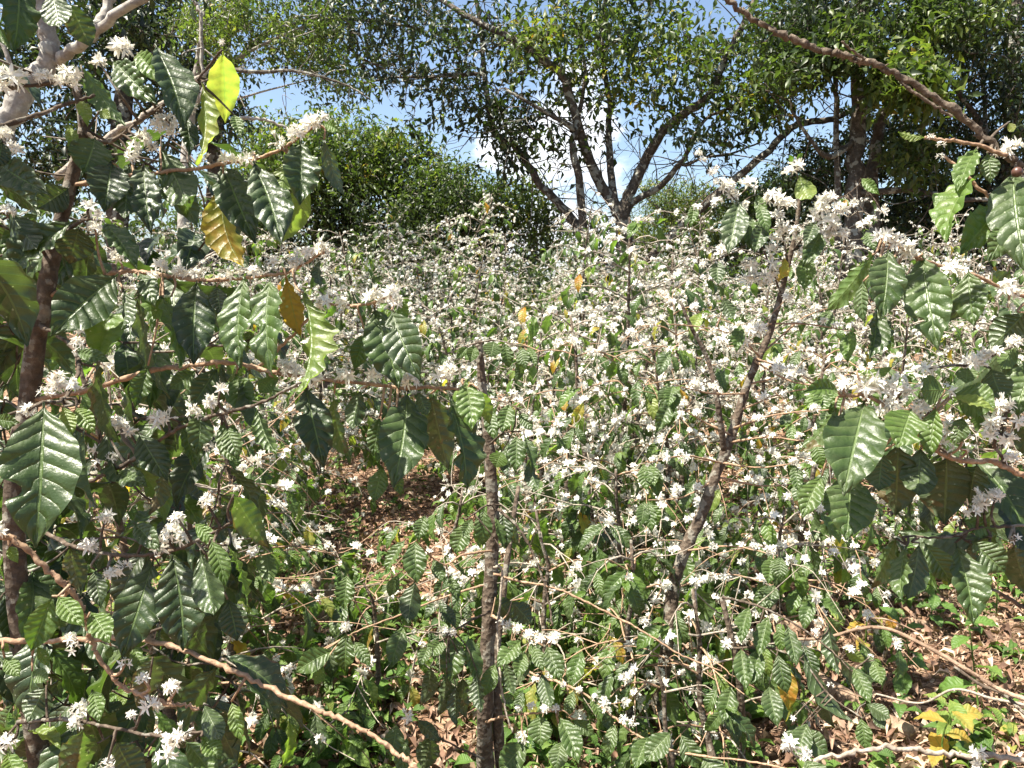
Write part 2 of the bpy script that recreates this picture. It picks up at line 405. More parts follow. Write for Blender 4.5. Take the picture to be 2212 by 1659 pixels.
# ---- the tall shrub on the left
O = base_of(95, 1.25); O[2] = 0
left = thing('coffee_shrub', O, 'tall coffee shrub filling the left edge, with big dusty leaves and white blossom rows', 'coffee shrub')
stem_pts = [O + [0, 0, -.05], P(40, 1300, 1.25), P(63, 853, 1.22), P(97, 640, 1.2), P(120, 520, 1.2), P(153, 393, 1.2), P(180, 277, 1.2), P(165, 190, 1.2)]
g = G(); sp_ = smooth_path(stem_pts, 7); g.tube(sp_, np.linspace(.019, .006, len(sp_)), 10, jit=.12); lstem = g
hbranch(left, O, [(75, 862), (187, 843), (317, 803), (400, 791), (500, 783), (600, 806), (737, 823), (860, 836), (960, 838), (1010, 842)], 1.22, 1.16, .0050, .0028, M_TWIG,
    [(880, 845, 852, 1050, 95, .22), (930, 850, 968, 1015, 72, .08, 'b'), (965, 850, 1015, 1062, 52, .2, 'h'), (1005, 822, 1020, 930, 58, .42), (1035, 842, 1058, 915, 34, .55, 'b'),
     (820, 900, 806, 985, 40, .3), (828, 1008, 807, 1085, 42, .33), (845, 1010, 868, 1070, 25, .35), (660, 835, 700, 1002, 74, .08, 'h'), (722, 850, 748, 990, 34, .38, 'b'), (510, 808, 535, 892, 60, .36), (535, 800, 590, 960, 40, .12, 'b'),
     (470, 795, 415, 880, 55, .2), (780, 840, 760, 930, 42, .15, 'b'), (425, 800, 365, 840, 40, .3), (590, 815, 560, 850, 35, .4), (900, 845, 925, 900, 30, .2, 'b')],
    [(626, 800, 60), (668, 815, 66), (745, 813, 62), (803, 815, 58), (885, 822, 62), (950, 818, 62), (968, 800, 52), (610, 785, 36)])
hbranch(left, O, [(105, 640), (190, 605), (260, 588), (307, 587), (367, 595), (433, 605), (500, 603), (583, 595), (633, 583), (700, 545)], 1.2, 1.1, .0045, .0024, M_TWIG,
    [(425, 608, 418, 785, 80, .1), (530, 598, 518, 795, 60, .28, 'h'), (585, 600, 578, 800, 74, .3), (618, 598, 648, 725, 42, .97, 'b'), (655, 632, 660, 850, 42, .62, 'b'), (468, 618, 476, 680, 36, .05),
     (255, 592, 113, 720, 100, .18), (235, 640, 210, 788, 72, .52), (265, 622, 268, 715, 30, .06, 'b'), (300, 630, 362, 862, 46, .12, 'b'), (345, 640, 395, 790, 48, .35), (300, 590, 335, 660, 40, .22),
     (690, 560, 690, 625, 22, .1, 'b'), (320, 790, 290, 880, 40, .3), (370, 640, 330, 690, 36, .45)],
    [(345, 573, 46), (390, 588, 48), (425, 590, 44), (505, 590, 46), (550, 585, 48), (592, 573, 50), (640, 570, 52), (665, 548, 46), (695, 540, 54), (330, 595, 36), (255, 553, 44), (205, 488, 44)])
hbranch(left, O, [(700, 655), (760, 660), (800, 655), (838, 640)], 1.17, 1.12, .0026, .0022, M_TWIG,
    [(808, 665, 862, 835, 92, .2), (845, 670, 905, 815, 76, .12, 'h'), (850, 640, 880, 690, 30, .5), (790, 720, 765, 800, 40, .3)],
    [(700, 655, 56), (738, 655, 44), (808, 645, 62), (845, 632, 62), (855, 655, 40)])
hbranch(left, O, [(560, 790), (620, 735), (700, 655)], 1.2, 1.17, .0032, .0026, M_TWIG)
hbranch(left, O, [(150, 400), (290, 380), (430, 363), (517, 348), (567, 337), (617, 317), (693, 262)], 1.2, 1.12, .0042, .0022, M_TWIG,
    [(480, 353, 546, 515, 76, .1), (545, 352, 610, 522, 68, .1), (650, 305, 648, 442, 74, .16), (668, 395, 600, 528, 60, .66, 'b'), (618, 345, 610, 415, 50, .6, 'b'), (700, 300, 742, 425, 42, .08, 'b'), (480, 392, 520, 580, 54, .9, 'b'),
     (345, 318, 405, 448, 78, .2, 'b'), (242, 350, 225, 450, 78, .06), (310, 356, 322, 492, 64, .06, 'h'), (205, 297, 180, 372, 78, .25), (285, 350, 270, 480, 60, .1, 'b'), (700, 265, 740, 285, 24, .45), (395, 375, 402, 470, 40, .3, 'b'),
     (150, 405, 80, 450, 60, .08)],
    [(440, 350, 44), (490, 340, 44), (535, 345, 50), (598, 308, 50), (640, 287, 56), (670, 268, 60), (692, 258, 50), (510, 345, 40)])
hbranch(left, O, [(180, 285), (233, 307), (300, 262), (377, 213), (430, 167), (480, 107)], 1.2, 1.08, .0042, .0018, M_STEM,
    [(482, 112, 487, 266, 68, .78, 'b'), (435, 178, 430, 360, 50, .72, 'b'), (333, 97, 406, 268, 58, .14), (296, 114, 352, 178, 42, .5), (247, 133, 341, 228, 62, .27, 'h'), (175, 140, 266, 276, 52, .32, 'b'), (400, 250, 412, 330, 34, .1),
     (505, 248, 520, 300, 26, .3), (175, 215, 188, 268, 28, .62), (215, 240, 240, 255, 24, .58), (150, 275, 160, 325, 24, .58)],
    [(262, 103, 78), (215, 135, 44), (365, 265, 62), (340, 272, 50), (375, 285, 44), (310, 300, 52), (290, 318, 44), (285, 338, 42), (330, 318, 40), (418, 235, 36, 1), (480, 92, 24, 1)])
hbranch(left, O, [(-60, 280), (0, 273), (90, 245), (150, 222), (205, 205)], 1.0, 1.1, .0045, .0022, M_STEM,
    [(-10, 350, 92, 412, 64, .12), (5, 305, -5, 360, 40, .1)],
    [(12, 290, 46), (28, 318, 44)])
hbranch(left, O, [(-70, 200), (0, 192), (43, 187), (110, 180), (180, 163)], .98, 1.05, .0042, .002, M_STEM, [], [(18, 172, 84), (92, 165, 56), (155, 162, 60), (-5, 190, 60), (125, 175, 40), (165, 180, 40)])
hbranch(left, O, [(-80, -90), (40, -60), (100, -35), (150, 0)], 1.0, 1.05, .004, .002, M_STEM, [(40, -55, 30, 112, 64, .25), (-10, -70, 10, 100, 44, .42), (110, -25, 128, 62, 60, .1, 'b'), (150, 5, 197, 102, 56, .08, 'b')])
hbranch(left, O, [(105, 560), (60, 500), (20, 470), (-40, 430)], 1.2, 1.05, .0035, .002, M_STEM, [(15, 450, 80, 540, 60, .08, 'b'), (40, 480, 10, 560, 40, .3)], [(45, 488, 52), (20, 455, 40)])
hbranch(left, O, [(118, 530), (150, 495), (180, 476), (205, 474), (225, 478)], 1.2, 1.1, .0035, .002, M_STEM, [(165, 478, -8, 606, 66, .2), (170, 490, 150, 570, 76, .06, 'b'), (222, 478, 296, 580, 48, .25)], [(192, 450, 58, 1), (215, 468, 40), (205, 495, 36)])
hbranch(left, O, [(85, 700), (150, 745), (170, 790), (140, 860), (95, 868)], 1.2, .86, .004, .0025, M_STEM,
    [(95, 868, 76, 1180, 142, .2, 'h'), (140, 878, 152, 946, 34, .55), (165, 880, 205, 935, 36, .5), (182, 930, 202, 1102, 42, .15, 'b'), (-10, 905, 42, 912, 30, .35), (215, 780, 260, 960, 50, .1, 'b'), (165, 760, 235, 780, 30, .3)],
    [(128, 825, 68), (155, 835, 44), (95, 852, 46), (62, 888, 44), (172, 760, 40, 1), (165, 740, 40)])
hbranch(left, O, [(70, 1010), (150, 1050), (250, 1013), (320, 970), (383, 926), (450, 901), (533, 880), (600, 853), (650, 826)], 1.2, .98, .004, .0022, M_STEM,
    [(430, 885, 428, 978, 52, .28), (390, 915, 425, 1012, 34, .3), (300, 935, 362, 1038, 62, .12), (480, 905, 500, 1000, 36, .38, 'b'), (555, 880, 595, 985, 34, .35, 'b'), (490, 920, 514, 990, 40, .3), (350, 1010, 330, 1110, 30, .1, 'b'), (250, 1020, 318, 1050, 44, .25), (230, 930, 262, 1060, 40, .1, 'b')],
    [(240, 905, 58), (262, 922, 48), (340, 905, 60), (365, 903, 50), (278, 930, 42), (455, 870, 48), (475, 843, 48), (420, 893, 44), (240, 990, 40), (205, 970, 44), (450, 965, 34), (210, 1000, 36, 1)])
hbranch(left, O, [(45, 1120), (160, 1180), (270, 1200), (370, 1190), (440, 1160), (500, 1130)], 1.2, .98, .004, .002, M_STEM,
    [(332, 1208, 262, 1422, 84, .12, 'h'), (370, 1196, 396, 1405, 98, .08), (432, 1188, 462, 1330, 60, .08, 'b'), (455, 1165, 488, 1268, 42, .36), (490, 1178, 536, 1302, 18, .5), (492, 1295, 512, 1384, 58, .1), (505, 1068, 578, 1182, 66, .3, 'b'), (205, 1230, 218, 1310, 36, .12),
     (150, 1180, 175, 1280, 46, .1, 'b'), (290, 1130, 345, 1190, 40, .2), (420, 1130, 470, 1180, 30, .45)],
    [(345, 1176, 60), (372, 1150, 56), (395, 1162, 48), (190, 1180, 66), (240, 1240, 52), (268, 1226, 44), (445, 1085, 48), (385, 1120, 44), (230, 1115, 44)])
hbranch(left, O, [(-80, 1130), (0, 1156), (37, 1171), (100, 1226), (140, 1263), (170, 1300), (187, 1353), (203, 1403), (233, 1449), (267, 1486), (317, 1506), (387, 1523), (430, 1530)], .84, .92, .0042, .0026, M_TWIG,
    [(112, 1288, 66, 1408, 58, .42), (125, 1288, 180, 1352, 42, .45), (195, 1322, 237, 1388, 48, .42), (135, 1328, 128, 1358, 30, .3), (20, 1180, 38, 1215, 22, .5)],
    [(270, 1435, 44, 1), (310, 1468, 40), (372, 1485, 50), (325, 1525, 54), (-5, 1150, 50)])
hbranch(left, O, [(-40, 1380), (60, 1385), (200, 1380), (293, 1379), (377, 1399), (473, 1434), (567, 1479), (667, 1526), (737, 1553), (804, 1589), (854, 1623), (894, 1656), (960, 1710)], 1.1, .92, .0046, .0030, M_TWIG,
    [(285, 1392, 320, 1460, 34, .35), (240, 1395, 232, 1425, 16, .4), (500, 1515, 521, 1602, 34, .5), (80, 1395, 105, 1440, 20, .5), (10, 1420, 42, 1460, 30, .4), (70, 1450, 104, 1468, 30, .35)],
    [(160, 1400, 44, 1), (150, 1380, 40)], nodes=True)
hbranch(left, O, [(40, 1560), (140, 1555), (240, 1570), (340, 1590), (440, 1580)], 1.15, .95, .0036, .002, M_STEM,
    [(180, 1575, 150, 1700, 70, .3, 'b'), (60, 1580, 132, 1614, 26, .55), (437, 1590, 478, 1640, 40, .4), (400, 1600, 470, 1690, 50, .3), (200, 1490, 215, 1560, 36, .4), (15, 1625, 40, 1700, 40, .45), (250, 1600, 300, 1700, 70, .08, 'b'), (440, 1520, 480, 1600, 44, .12, 'b'), (100, 1480, 60, 1560, 60, .08, 'b'), (330, 1420, 300, 1520, 60, .08, 'b')],
    [(172, 1538, 66), (160, 1565, 44), (375, 1600, 62), (395, 1585, 56), (355, 1635, 60), (10, 1608, 66), (230, 1655, 46), (285, 1545, 30)])
# inner leaves of the same shrub, further back and in each other's shade, plus unseen ones added to shade them
def fill(root, origin, boxes, fg, name='foliage', bank=BANK_HI, rng=HR, fl=0):
    g = G(); pos = []; dd = []; nn = []; LL = []; tt = []
    for (u0, u1, v0, v1, d0, d1, n) in boxes:
        for _ in range(n):
            d = rng.uniform(d0, d1); pos.append(P(rng.uniform(u0, u1), rng.uniform(v0, v1), d)); a = rng.uniform(0, 6.28)
            dr = nrm([math.cos(a) * .7, math.sin(a) * .7, rng.uniform(-1.4, -.3)]); up = nrm([-dr[0] * .3 + rng.normal(0, .4), -dr[1] * .3 + rng.normal(0, .4), 1])
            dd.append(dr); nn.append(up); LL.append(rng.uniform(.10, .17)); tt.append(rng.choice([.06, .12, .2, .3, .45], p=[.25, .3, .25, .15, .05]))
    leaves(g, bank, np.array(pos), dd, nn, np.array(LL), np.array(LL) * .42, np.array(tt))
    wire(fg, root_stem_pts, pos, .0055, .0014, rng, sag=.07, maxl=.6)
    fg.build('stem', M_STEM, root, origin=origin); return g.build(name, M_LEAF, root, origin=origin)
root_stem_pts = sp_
fill(left, O, [(-60, 460, 280, 640, 1.3, 1.7, 34), (-60, 560, 640, 1000, 1.3, 1.75, 44), (-60, 560, 1000, 1350, 1.25, 1.7, 60), (-60, 520, 1330, 1700, 1.15, 1.6, 80), (-60, 120, 300, 1300, 1.25, 1.5, 30), (-520, -40, -350, 650, .85, 1.4, 60)], lstem)  # last box: unseen leaves left of the frame, added to shade the lower left

# ---- the shrub whose branches reach in from the right edge
O = base_of(2480, 1.35)
right = thing('coffee_shrub', O, 'coffee shrub reaching in from the right edge with one long bare branch across the sky', 'coffee shrub')
sp_ = smooth_path([O + [0, 0, -.05], P(2470, 1300, 1.35), P(2440, 1035, 1.3), P(2400, 700, 1.25), P(2360, 400, 1.2), P(2340, 150, 1.2)], 7)
g = G(); g.tube(sp_, np.linspace(.018, .008, len(sp_)), 10, jit=.12); rstem = g
hbranch(right, O, [(2380, 420, 1.2), (2290, 395), (2212, 357), (2158, 323), (2095, 267), (2015, 207), (1942, 165), (1885, 137), (1825, 120), (1775, 110), (1725, 87), (1662, 63), (1615, 33), (1572, 0), (1520, -50)], 1.0, 1.0, .0062, .0042, M_BROWN,
    [(2110, 322, 2068, 412, 42, .42), (2132, 330, 2140, 394, 36, .25), (2118, 378, 2030, 508, 38, .5), (2168, 443, 2073, 552, 62, .36), (2188, 370, 2212, 572, 98, .22), (2175, 485, 2140, 560, 50, .3), (2215, 470, 2225, 560, 60, .15), (2178, 265, 2190, 285, 16, .7, 'b')],
    [(2186, 322, 62), (2160, 330, 36)])
br = hbranch(right, O, [(2058, 252), (2008, 223), (1945, 177)], .99, 1.0, .0022, .0026, M_BROWN)
hbranch(right, O, [(1868, 128), (1845, 112), (1818, 90)], .99, .98, .0026, .0015, M_BROWN)
hbranch(right, O, [(2175, 335), (2098, 310), (2040, 303), (1998, 297)], .98, .98, .0034, .0024, M_TWIG, [(1998, 297, 1940, 286, 16, .68, 'b')], [(2010, 295, 22, 1), (2032, 312, 26, 1)])
hbranch(right, O, [(2240, 520), (2155, 440), (2108, 400), (2072, 363), (2038, 337)], 1.02, 1.02, .0030, .0020, M_TWIG, [], [(2032, 338, 24, 1)])
g = G(); c = P(2197, 372, .97); r_ = .0066
for i in range(9):
    pass
ang = np.linspace(-math.pi / 2, math.pi / 2, 9); g.tube([c + [0, 0, r_ * math.sin(a)] for a in ang], [max(r_ * math.cos(a), .0004) for a in ang], 12)
g.build('dry_cherry', M_BERRY, right, origin=O)
hbranch(right, O, [(2420, 700, 1.25), (2300, 660), (2212, 640), (2090, 590), (2010, 568), (1960, 545), (1905, 515)], 1.2, 1.08, .0042, .0024, M_TWIG,
    [(1885, 550, 1787, 672, 46, .42, 'b'), (1918, 540, 1905, 688, 74, .2), (1990, 548, 2022, 747, 86, .24, 'h'), (2092, 583, 2104, 704, 66, .25), (1892, 660, 1886, 772, 32, .15), (1865, 608, 1866, 698, 32, .25), (2215, 675, 2138, 752, 72, .08, 'b'), (1930, 560, 1900, 620, 40, .05, 'b')],
    [(1906, 510, 58), (1935, 525, 62), (1962, 542, 60), (2055, 585, 62), (2085, 592, 40), (2180, 622, 64), (2200, 640, 44), (2178, 665, 40)])
hbranch(right, O, [(2420, 690, 1.25), (2300, 715), (2212, 735), (2150, 765), (2090, 790)], 1.2, 1.12, .0038, .0022, M_STEM,
    [(2090, 793, 2086, 828, 42, .3), (2140, 795, 2165, 862, 60, .14, 'b'), (2232, 770, 2192, 900, 78, .3), (2200, 740, 2160, 800, 40, .35, 'b')],
    [(2102, 780, 60), (2125, 772, 46), (2152, 764, 48), (2000, 797, 52), (2190, 738, 46)])
hbranch(right, O, [(2440, 1035, 1.3), (2300, 1040), (2230, 1032), (2175, 1010), (2142, 997), (2092, 997), (2045, 985), (1985, 950), (1930, 895), (1880, 858), (1825, 855)], 1.15, 1.08, .0062, .0026, M_TWIG,
    [(1868, 866, 1821, 1068, 114, .22), (1835, 1020, 1829, 1162, 100, .25), (1775, 1028, 1733, 1118, 46, .34), (1968, 884, 1940, 967, 86, .4, 'h'), (2022, 878, 2010, 988, 42, .42), (1812, 846, 1738, 843, 28, .35), (1805, 880, 1733, 977, 32, .32, 'b'), (1850, 802, 1928, 795, 22, .62, 'b'),
     (2042, 842, 1988, 842, 62, .4, 'b'), (2060, 848, 2152, 880, 74, .36, 'b'), (2055, 858, 2150, 888, 26, .62), (1940, 958, 1934, 1112, 92, .06, 'b'), (2045, 985, 2040, 1132, 112, .05, 'b'), (1907, 975, 1898, 1062, 62, .1, 'b'), (2110, 1003, 2096, 1084, 62, .07, 'b'), (1990, 965, 1982, 1075, 70, .06, 'b'),  # lowest tints paint the shade on the hanging undersides
     (1905, 880, 1880, 930, 40, .3), (2080, 900, 2062, 960, 40, .25)],
    [(1872, 830, 96), (1828, 832, 52), (1936, 838, 72), (1968, 840, 66), (1935, 868, 62), (1985, 880, 54), (1912, 888, 62), (1900, 850, 60), (2042, 842, 54, 1), (2048, 928, 64), (2030, 960, 54), (2075, 970, 58, 1), (1985, 905, 40)])
hbranch(right, O, [(2175, 1003), (2148, 953), (2165, 915), (2185, 870)], 1.12, 1.08, .0032, .002, M_STEM, [], [(2168, 880, 64), (2150, 915, 64), (2180, 950, 62), (2182, 990, 44), (2140, 940, 50), (2195, 910, 50)])
hbranch(right, O, [(2440, 1080, 1.3), (2300, 1120), (2200, 1135), (2120, 1140), (2040, 1160), (1950, 1160)], 1.2, 1.1, .0036, .002, M_STEM,
    [(2135, 1158, 1940, 1150, 56, .06, 'b'), (1935, 1163, 1884, 1272, 46, .3, 'b'), (1958, 1180, 1941, 1292, 28, .28), (1986, 1172, 1961, 1298, 52, .08, 'b'), (1995, 1170, 2059, 1262, 52, .28), (2062, 1173, 2106, 1347, 62, .2), (2100, 1175, 2113, 1302, 42, .06, 'b'), (2098, 1168, 2174, 1237, 66, .26, 'h'), (2078, 1122, 2158, 1156, 42, .36), (2190, 1180, 2230, 1290, 60, .1, 'b')],
    [(2128, 1085, 70), (2100, 1105, 46), (2150, 1070, 44), (2145, 1190, 30, 1), (2192, 1165, 34, 1)])
hbranch(right, O, [(2125, 1266), (2212, 1312), (2330, 1390)], 1.2, 1.25, .003, .004, M_STEM)
hbranch(right, O, [(1742, 1645), (1842, 1626), (1925, 1614), (2008, 1623), (2092, 1632), (2212, 1643), (2400, 1660)], 1.55, 1.5, .005, .007, M_GREY,
    [(1740, 1640, 1780, 1710, 60, .25)], [(2112, 1625, 46), (2118, 1655, 52), (1706, 1612, 56), (1738, 1630, 44)])
root_stem_pts = sp_
fill(right, O, [(2080, 2260, 540, 760, 1.3, 1.6, 8), (1890, 2230, 880, 1120, 1.2, 1.45, 16)], rstem)

# ---- the young shrub in the middle foreground
O = base_of(1048, 2.25); O[2] = ground_z(O[0], O[1])
mid = thing('coffee_shrub', O, 'young coffee shrub with a straight brown stem and ribbed drooping leaves in the middle foreground', 'coffee shrub')
g = G(); sp_ = smooth_path([O + [0, 0, -.08], P(1048, 1560, 2.22), P(1057, 1306, 2.2), P(1062, 1206, 2.2), P(1065, 1106, 2.2), P(1058, 980, 2.2), P(1050, 900, 2.2), P(1042, 830, 2.2), P(1034, 735, 2.2)], 8)
g.tube(sp_, np.linspace(.026, .010, len(sp_)), 12, jit=.14)
s2 = smooth_path([O + [.05, .02, -.05], P(1075, 1560, 2.24), P(1072, 1420, 2.26), P(1085, 1300, 2.3), P(1100, 1180, 2.34), P(1120, 1050, 2.4)], 6); g.tube(s2, np.linspace(.018, .006, len(s2)), 8, jit=.12)
g.build('stem', M_STEM, mid, origin=O)
def crown_leaves(pts, r=.0035, **k):
    return dict(pts=pts, r=r, **k)
hbranch(mid, O, [(1034, 740), (1070, 735), (1125, 748)], 2.18, 2.1, .004, .002, M_STEM, [(1067, 736, 1060, 772, 40, .3), (1090, 740, 1100, 795, 28, .33), (1127, 750, 1136, 795, 32, .3), (1025, 745, 1016, 782, 26, .36), (1140, 750, 1160, 790, 20, .34), (1010, 750, 985, 775, 20, .4), (1050, 730, 1075, 705, 14, .5)], [(1030, 733, 16, 1)])
hbranch(mid, O, [(1045, 860), (1080, 865), (1115, 880)], 2.18, 2.08, .004, .002, M_STEM, [(1060, 883, 1066, 948, 32, .3), (1100, 872, 1084, 935, 36, .33), (1085, 975, 1070, 1010, 40, .42), (1120, 890, 1150, 930, 26, .3)], [(1108, 850, 30), (1150, 905, 28, 1)])
hbranch(mid, O, [(1058, 960), (1090, 935), (1130, 930)], 2.18, 2.05, .0038, .002, M_STEM, [(1115, 938, 1113, 1018, 38, .27), (1133, 942, 1152, 1017, 26, .25), (1100, 950, 1085, 1020, 30, .1, 'b'), (1145, 990, 1160, 1060, 24, .08, 'b')])
hbranch(mid, O, [(1064, 1090), (1045, 1095), (1010, 1120)], 2.15, 2.0, .004, .002, M_STEM, [(1045, 1098, 1043, 1180, 40, .3), (1085, 1104, 1093, 1187, 34, .1), (1068, 1116, 1086, 1187, 22, .3), (1005, 1130, 984, 1197, 44, .33), (1020, 1120, 1000, 1160, 24, .3), (1100, 1110, 1120, 1180, 30, .08, 'b')], [(1085, 1190, 24)])
hbranch(mid, O, [(1062, 1190), (1000, 1198), (960, 1220), (920, 1190), (900, 1168)], 2.15, 2.0, .0042, .002, M_TWIG, [(918, 1112, 902, 1167, 32, .3), (897, 1166, 900, 1260, 48, .28), (877, 1164, 831, 1238, 28, .33), (935, 1208, 958, 1258, 28, .3), (897, 1252, 880, 1348, 46, .05, 'b'), (945, 1298, 986, 1356, 26, .1), (977, 1312, 986, 1360, 26, .3), (970, 1240, 990, 1300, 24, .3), (860, 1240, 840, 1290, 26, .3)], [(985, 1245, 26), (1000, 1250, 24), (960, 1235, 22)])
hbranch(mid, O, [(1058, 1320), (1010, 1345), (970, 1368)], 2.15, 1.98, .0045, .002, M_STEM, [(958, 1378, 924, 1420, 32, .33), (983, 1372, 972, 1474, 52, .27), (1010, 1372, 1034, 1480, 38, .27), (872, 1352, 844, 1444, 40, .28), (930, 1385, 905, 1440, 26, .3), (965, 1455, 950, 1545, 34, .05, 'b'), (1000, 1465, 1005, 1550, 34, .05, 'b'), (930, 1440, 915, 1520, 30, .05, 'b'), (1030, 1450, 1038, 1540, 30, .06, 'b'), (985, 1480, 985, 1570, 30, .06, 'b')], [(977, 1366, 30), (962, 1362, 22)])  # lowest tints paint the shade on the leaves underneath
hbranch(mid, O, [(1062, 1330), (1090, 1345), (1130, 1362), (1200, 1382)], 2.12, 1.95, .0045, .002, M_TWIG,
    [(1127, 1382, 1074, 1440, 40, .36), (1152, 1394, 1174, 1450, 28, .32), (1180, 1394, 1214, 1470, 42, .26), (1070, 1432, 1046, 1505, 34, .36), (1135, 1410, 1115, 1465, 34, .34), (1105, 1300, 1150, 1350, 44, .06, 'b'), (1070, 1290, 1110, 1340, 44, .06, 'b'), (1140, 1400, 1120, 1480, 30, .06, 'b'), (1090, 1430, 1110, 1500, 34, .08, 'b'), (1170, 1450, 1190, 1530, 30, .08, 'b')],
    [(1095, 1350, 32), (1118, 1360, 34), (1142, 1370, 34), (1165, 1380, 36), (1190, 1380, 42), (1080, 1342, 26)])
hbranch(mid, O, [(1066, 1225), (1084, 1233), (1079, 1319), (1074, 1373), (1080, 1456), (1090, 1523), (1107, 1583)], 2.1, 2.02, .0042, .003, M_GREY)
hbranch(mid, O, [(1075, 1100), (1114, 1133), (1147, 1186), (1167, 1233), (1184, 1293), (1194, 1353)], 2.15, 2.05, .0052, .003, M_STEM)
hbranch(mid, O, [(1066, 1240), (1120, 1255), (1180, 1266), (1237, 1286), (1304, 1319), (1370, 1353), (1424, 1386), (1474, 1416), (1560, 1450)], 2.15, 2.0, .0046, .0026, M_TWIG)
hbranch(mid, O, [(1050, 1560), (1100, 1545), (1167, 1540), (1200, 1535)], 2.18, 1.95, .0045, .002, M_TWIG,
    [(1167, 1543, 1167, 1612, 52, .3), (1207, 1546, 1252, 1648, 40, .3), (1137, 1600, 1078, 1672, 52, .3), (1237, 1553, 1286, 1588, 28, .28), (1080, 1500, 1110, 1520, 22, .35), (1215, 1600, 1200, 1665, 40, .28)],
    [(1120, 1530, 26), (1150, 1526, 28), (1180, 1530, 36), (1200, 1530, 30), (1127, 1590, 36), (1135, 1600, 26), (1222, 1640, 22, 1)])
hbranch(mid, O, [(1090, 1420), (1150, 1455), (1217, 1478), (1270, 1503), (1330, 1553), (1387, 1593), (1475, 1626), (1608, 1643), (1700, 1660)], 2.2, 1.85, .0044, .0026, M_TWIG,
    [(1275, 1500, 1300, 1560, 26, .35), (1240, 1490, 1225, 1550, 24, .3), (1450, 1580, 1392, 1646, 48, .26), (1470, 1585, 1510, 1660, 44, .26), (1400, 1590, 1370, 1660, 40, .3), (1520, 1630, 1560, 1700, 50, .25), (1330, 1560, 1310, 1640, 30, .3)],
    [(1217, 1478, 20), (1250, 1490, 24), (1302, 1516, 34), (1312, 1535, 28), (1347, 1553, 30), (1368, 1562, 30), (1285, 1505, 24)])
hbranch(mid, O, [(1045, 1640), (960, 1600), (880, 1553)], 2.2, 2.0, .004, .002, M_STEM, [(857, 1563, 843, 1638, 44, .28), (900, 1556, 952, 1602, 28, .08, 'b'), (930, 1590, 915, 1670, 50, .06, 'b'), (880, 1590, 870, 1680, 30, .3)], [(877, 1546, 44)])
hbranch(mid, O, [(1056, 1260), (960, 1290), (860, 1330), (780, 1360), (740, 1380)], 2.2, 2.05, .0042, .002, M_TWIG, [(747, 1364, 743, 1452, 44, .3), (723, 1404, 636, 1452, 46, .32), (750, 1240, 742, 1315, 40, .33), (765, 1385, 800, 1440, 28, .3), (700, 1440, 680, 1480, 26, .5)], [(623, 1446, 28), (747, 1353, 32), (640, 1440, 18)])

# ---- the leaning shrub right of the middle
O = base_of(1430, 2.75); O[2] = ground_z(O[0], O[1])
lean = thing('coffee_shrub', O, 'tall coffee shrub with a thick leaning brown stem and a dense white blossom head', 'coffee shrub')
g = G(); sp_ = smooth_path([O + [0, 0, -.08], P(1440, 1400, 2.75), P(1455, 1270, 2.75), P(1475, 1200, 2.75), P(1518, 1106, 2.75), P(1542, 1036, 2.75), P(1572, 963, 2.75), P(1592, 903, 2.75), P(1615, 830, 2.75), P(1638, 773, 2.75), P(1662, 720, 2.75), P(1682, 653, 2.75), P(1705, 560, 2.75), P(1722, 480, 2.75), P(1728, 400, 2.75)], 6)
rr_ = np.linspace(.026, .006, len(sp_)); g.tube(sp_, rr_, 12, jit=.16)
s2 = smooth_path([P(1565, 980, 2.75), P(1550, 870, 2.7), P(1530, 780, 2.72), P(1490, 700, 2.7), P(1470, 650, 2.7)], 6); g.tube(s2, np.linspace(.012, .005, len(s2)), 8, jit=.12)
g.build('stem', M_STEM, lean, origin=O)
hbranch(lean, O, [(1690, 640), (1640, 520), (1600, 450), (1578, 420), (1545, 387), (1498, 330)], 2.72, 2.6, .0045, .0018, M_STEM,
    [(1597, 430, 1574, 549, 54, .14), (1615, 463, 1620, 532, 32, .28), (1635, 420, 1655, 475, 26, .3), (1550, 560, 1552, 615, 32, .16), (1640, 470, 1625, 540, 30, .4, 'b'), (1500, 440, 1492, 490, 22, .35)],
    [(1510, 332, 24), (1518, 345, 24), (1540, 370, 32), (1553, 393, 34), (1566, 405, 36), (1585, 420, 44), (1618, 403, 56), (1548, 437, 40), (1508, 450, 30), (1600, 450, 44), (1558, 540, 46), (1552, 575, 36), (1520, 573, 28), (1532, 592, 26), (1575, 400, 40)])
hbranch(lean, O, [(1705, 580), (1690, 500), (1680, 450), (1660, 425)], 2.72, 2.6, .0042, .002, M_STEM, [(1640, 440, 1660, 500, 28, .3), (1692, 553, 1684, 612, 18, .9, 'b'), (1650, 480, 1630, 545, 34, .12)],
    [(1668, 425, 50), (1690, 432, 52), (1705, 446, 48), (1680, 470, 48), (1690, 492, 50), (1684, 520, 54), (1662, 540, 40), (1640, 500, 36), (1662, 572, 52), (1658, 596, 50), (1620, 573, 54), (1627, 600, 46), (1650, 615, 36), (1690, 580, 40)])
hbranch(lean, O, [(1728, 420), (1722, 380), (1715, 345)], 2.7, 2.65, .003, .0015, M_STEM, [(1725, 377, 1752, 432, 42, .66, 'b'), (1712, 350, 1705, 335, 12, .5), (1720, 345, 1735, 330, 10, .5)], [(1718, 358, 48), (1708, 372, 40), (1735, 410, 40)])
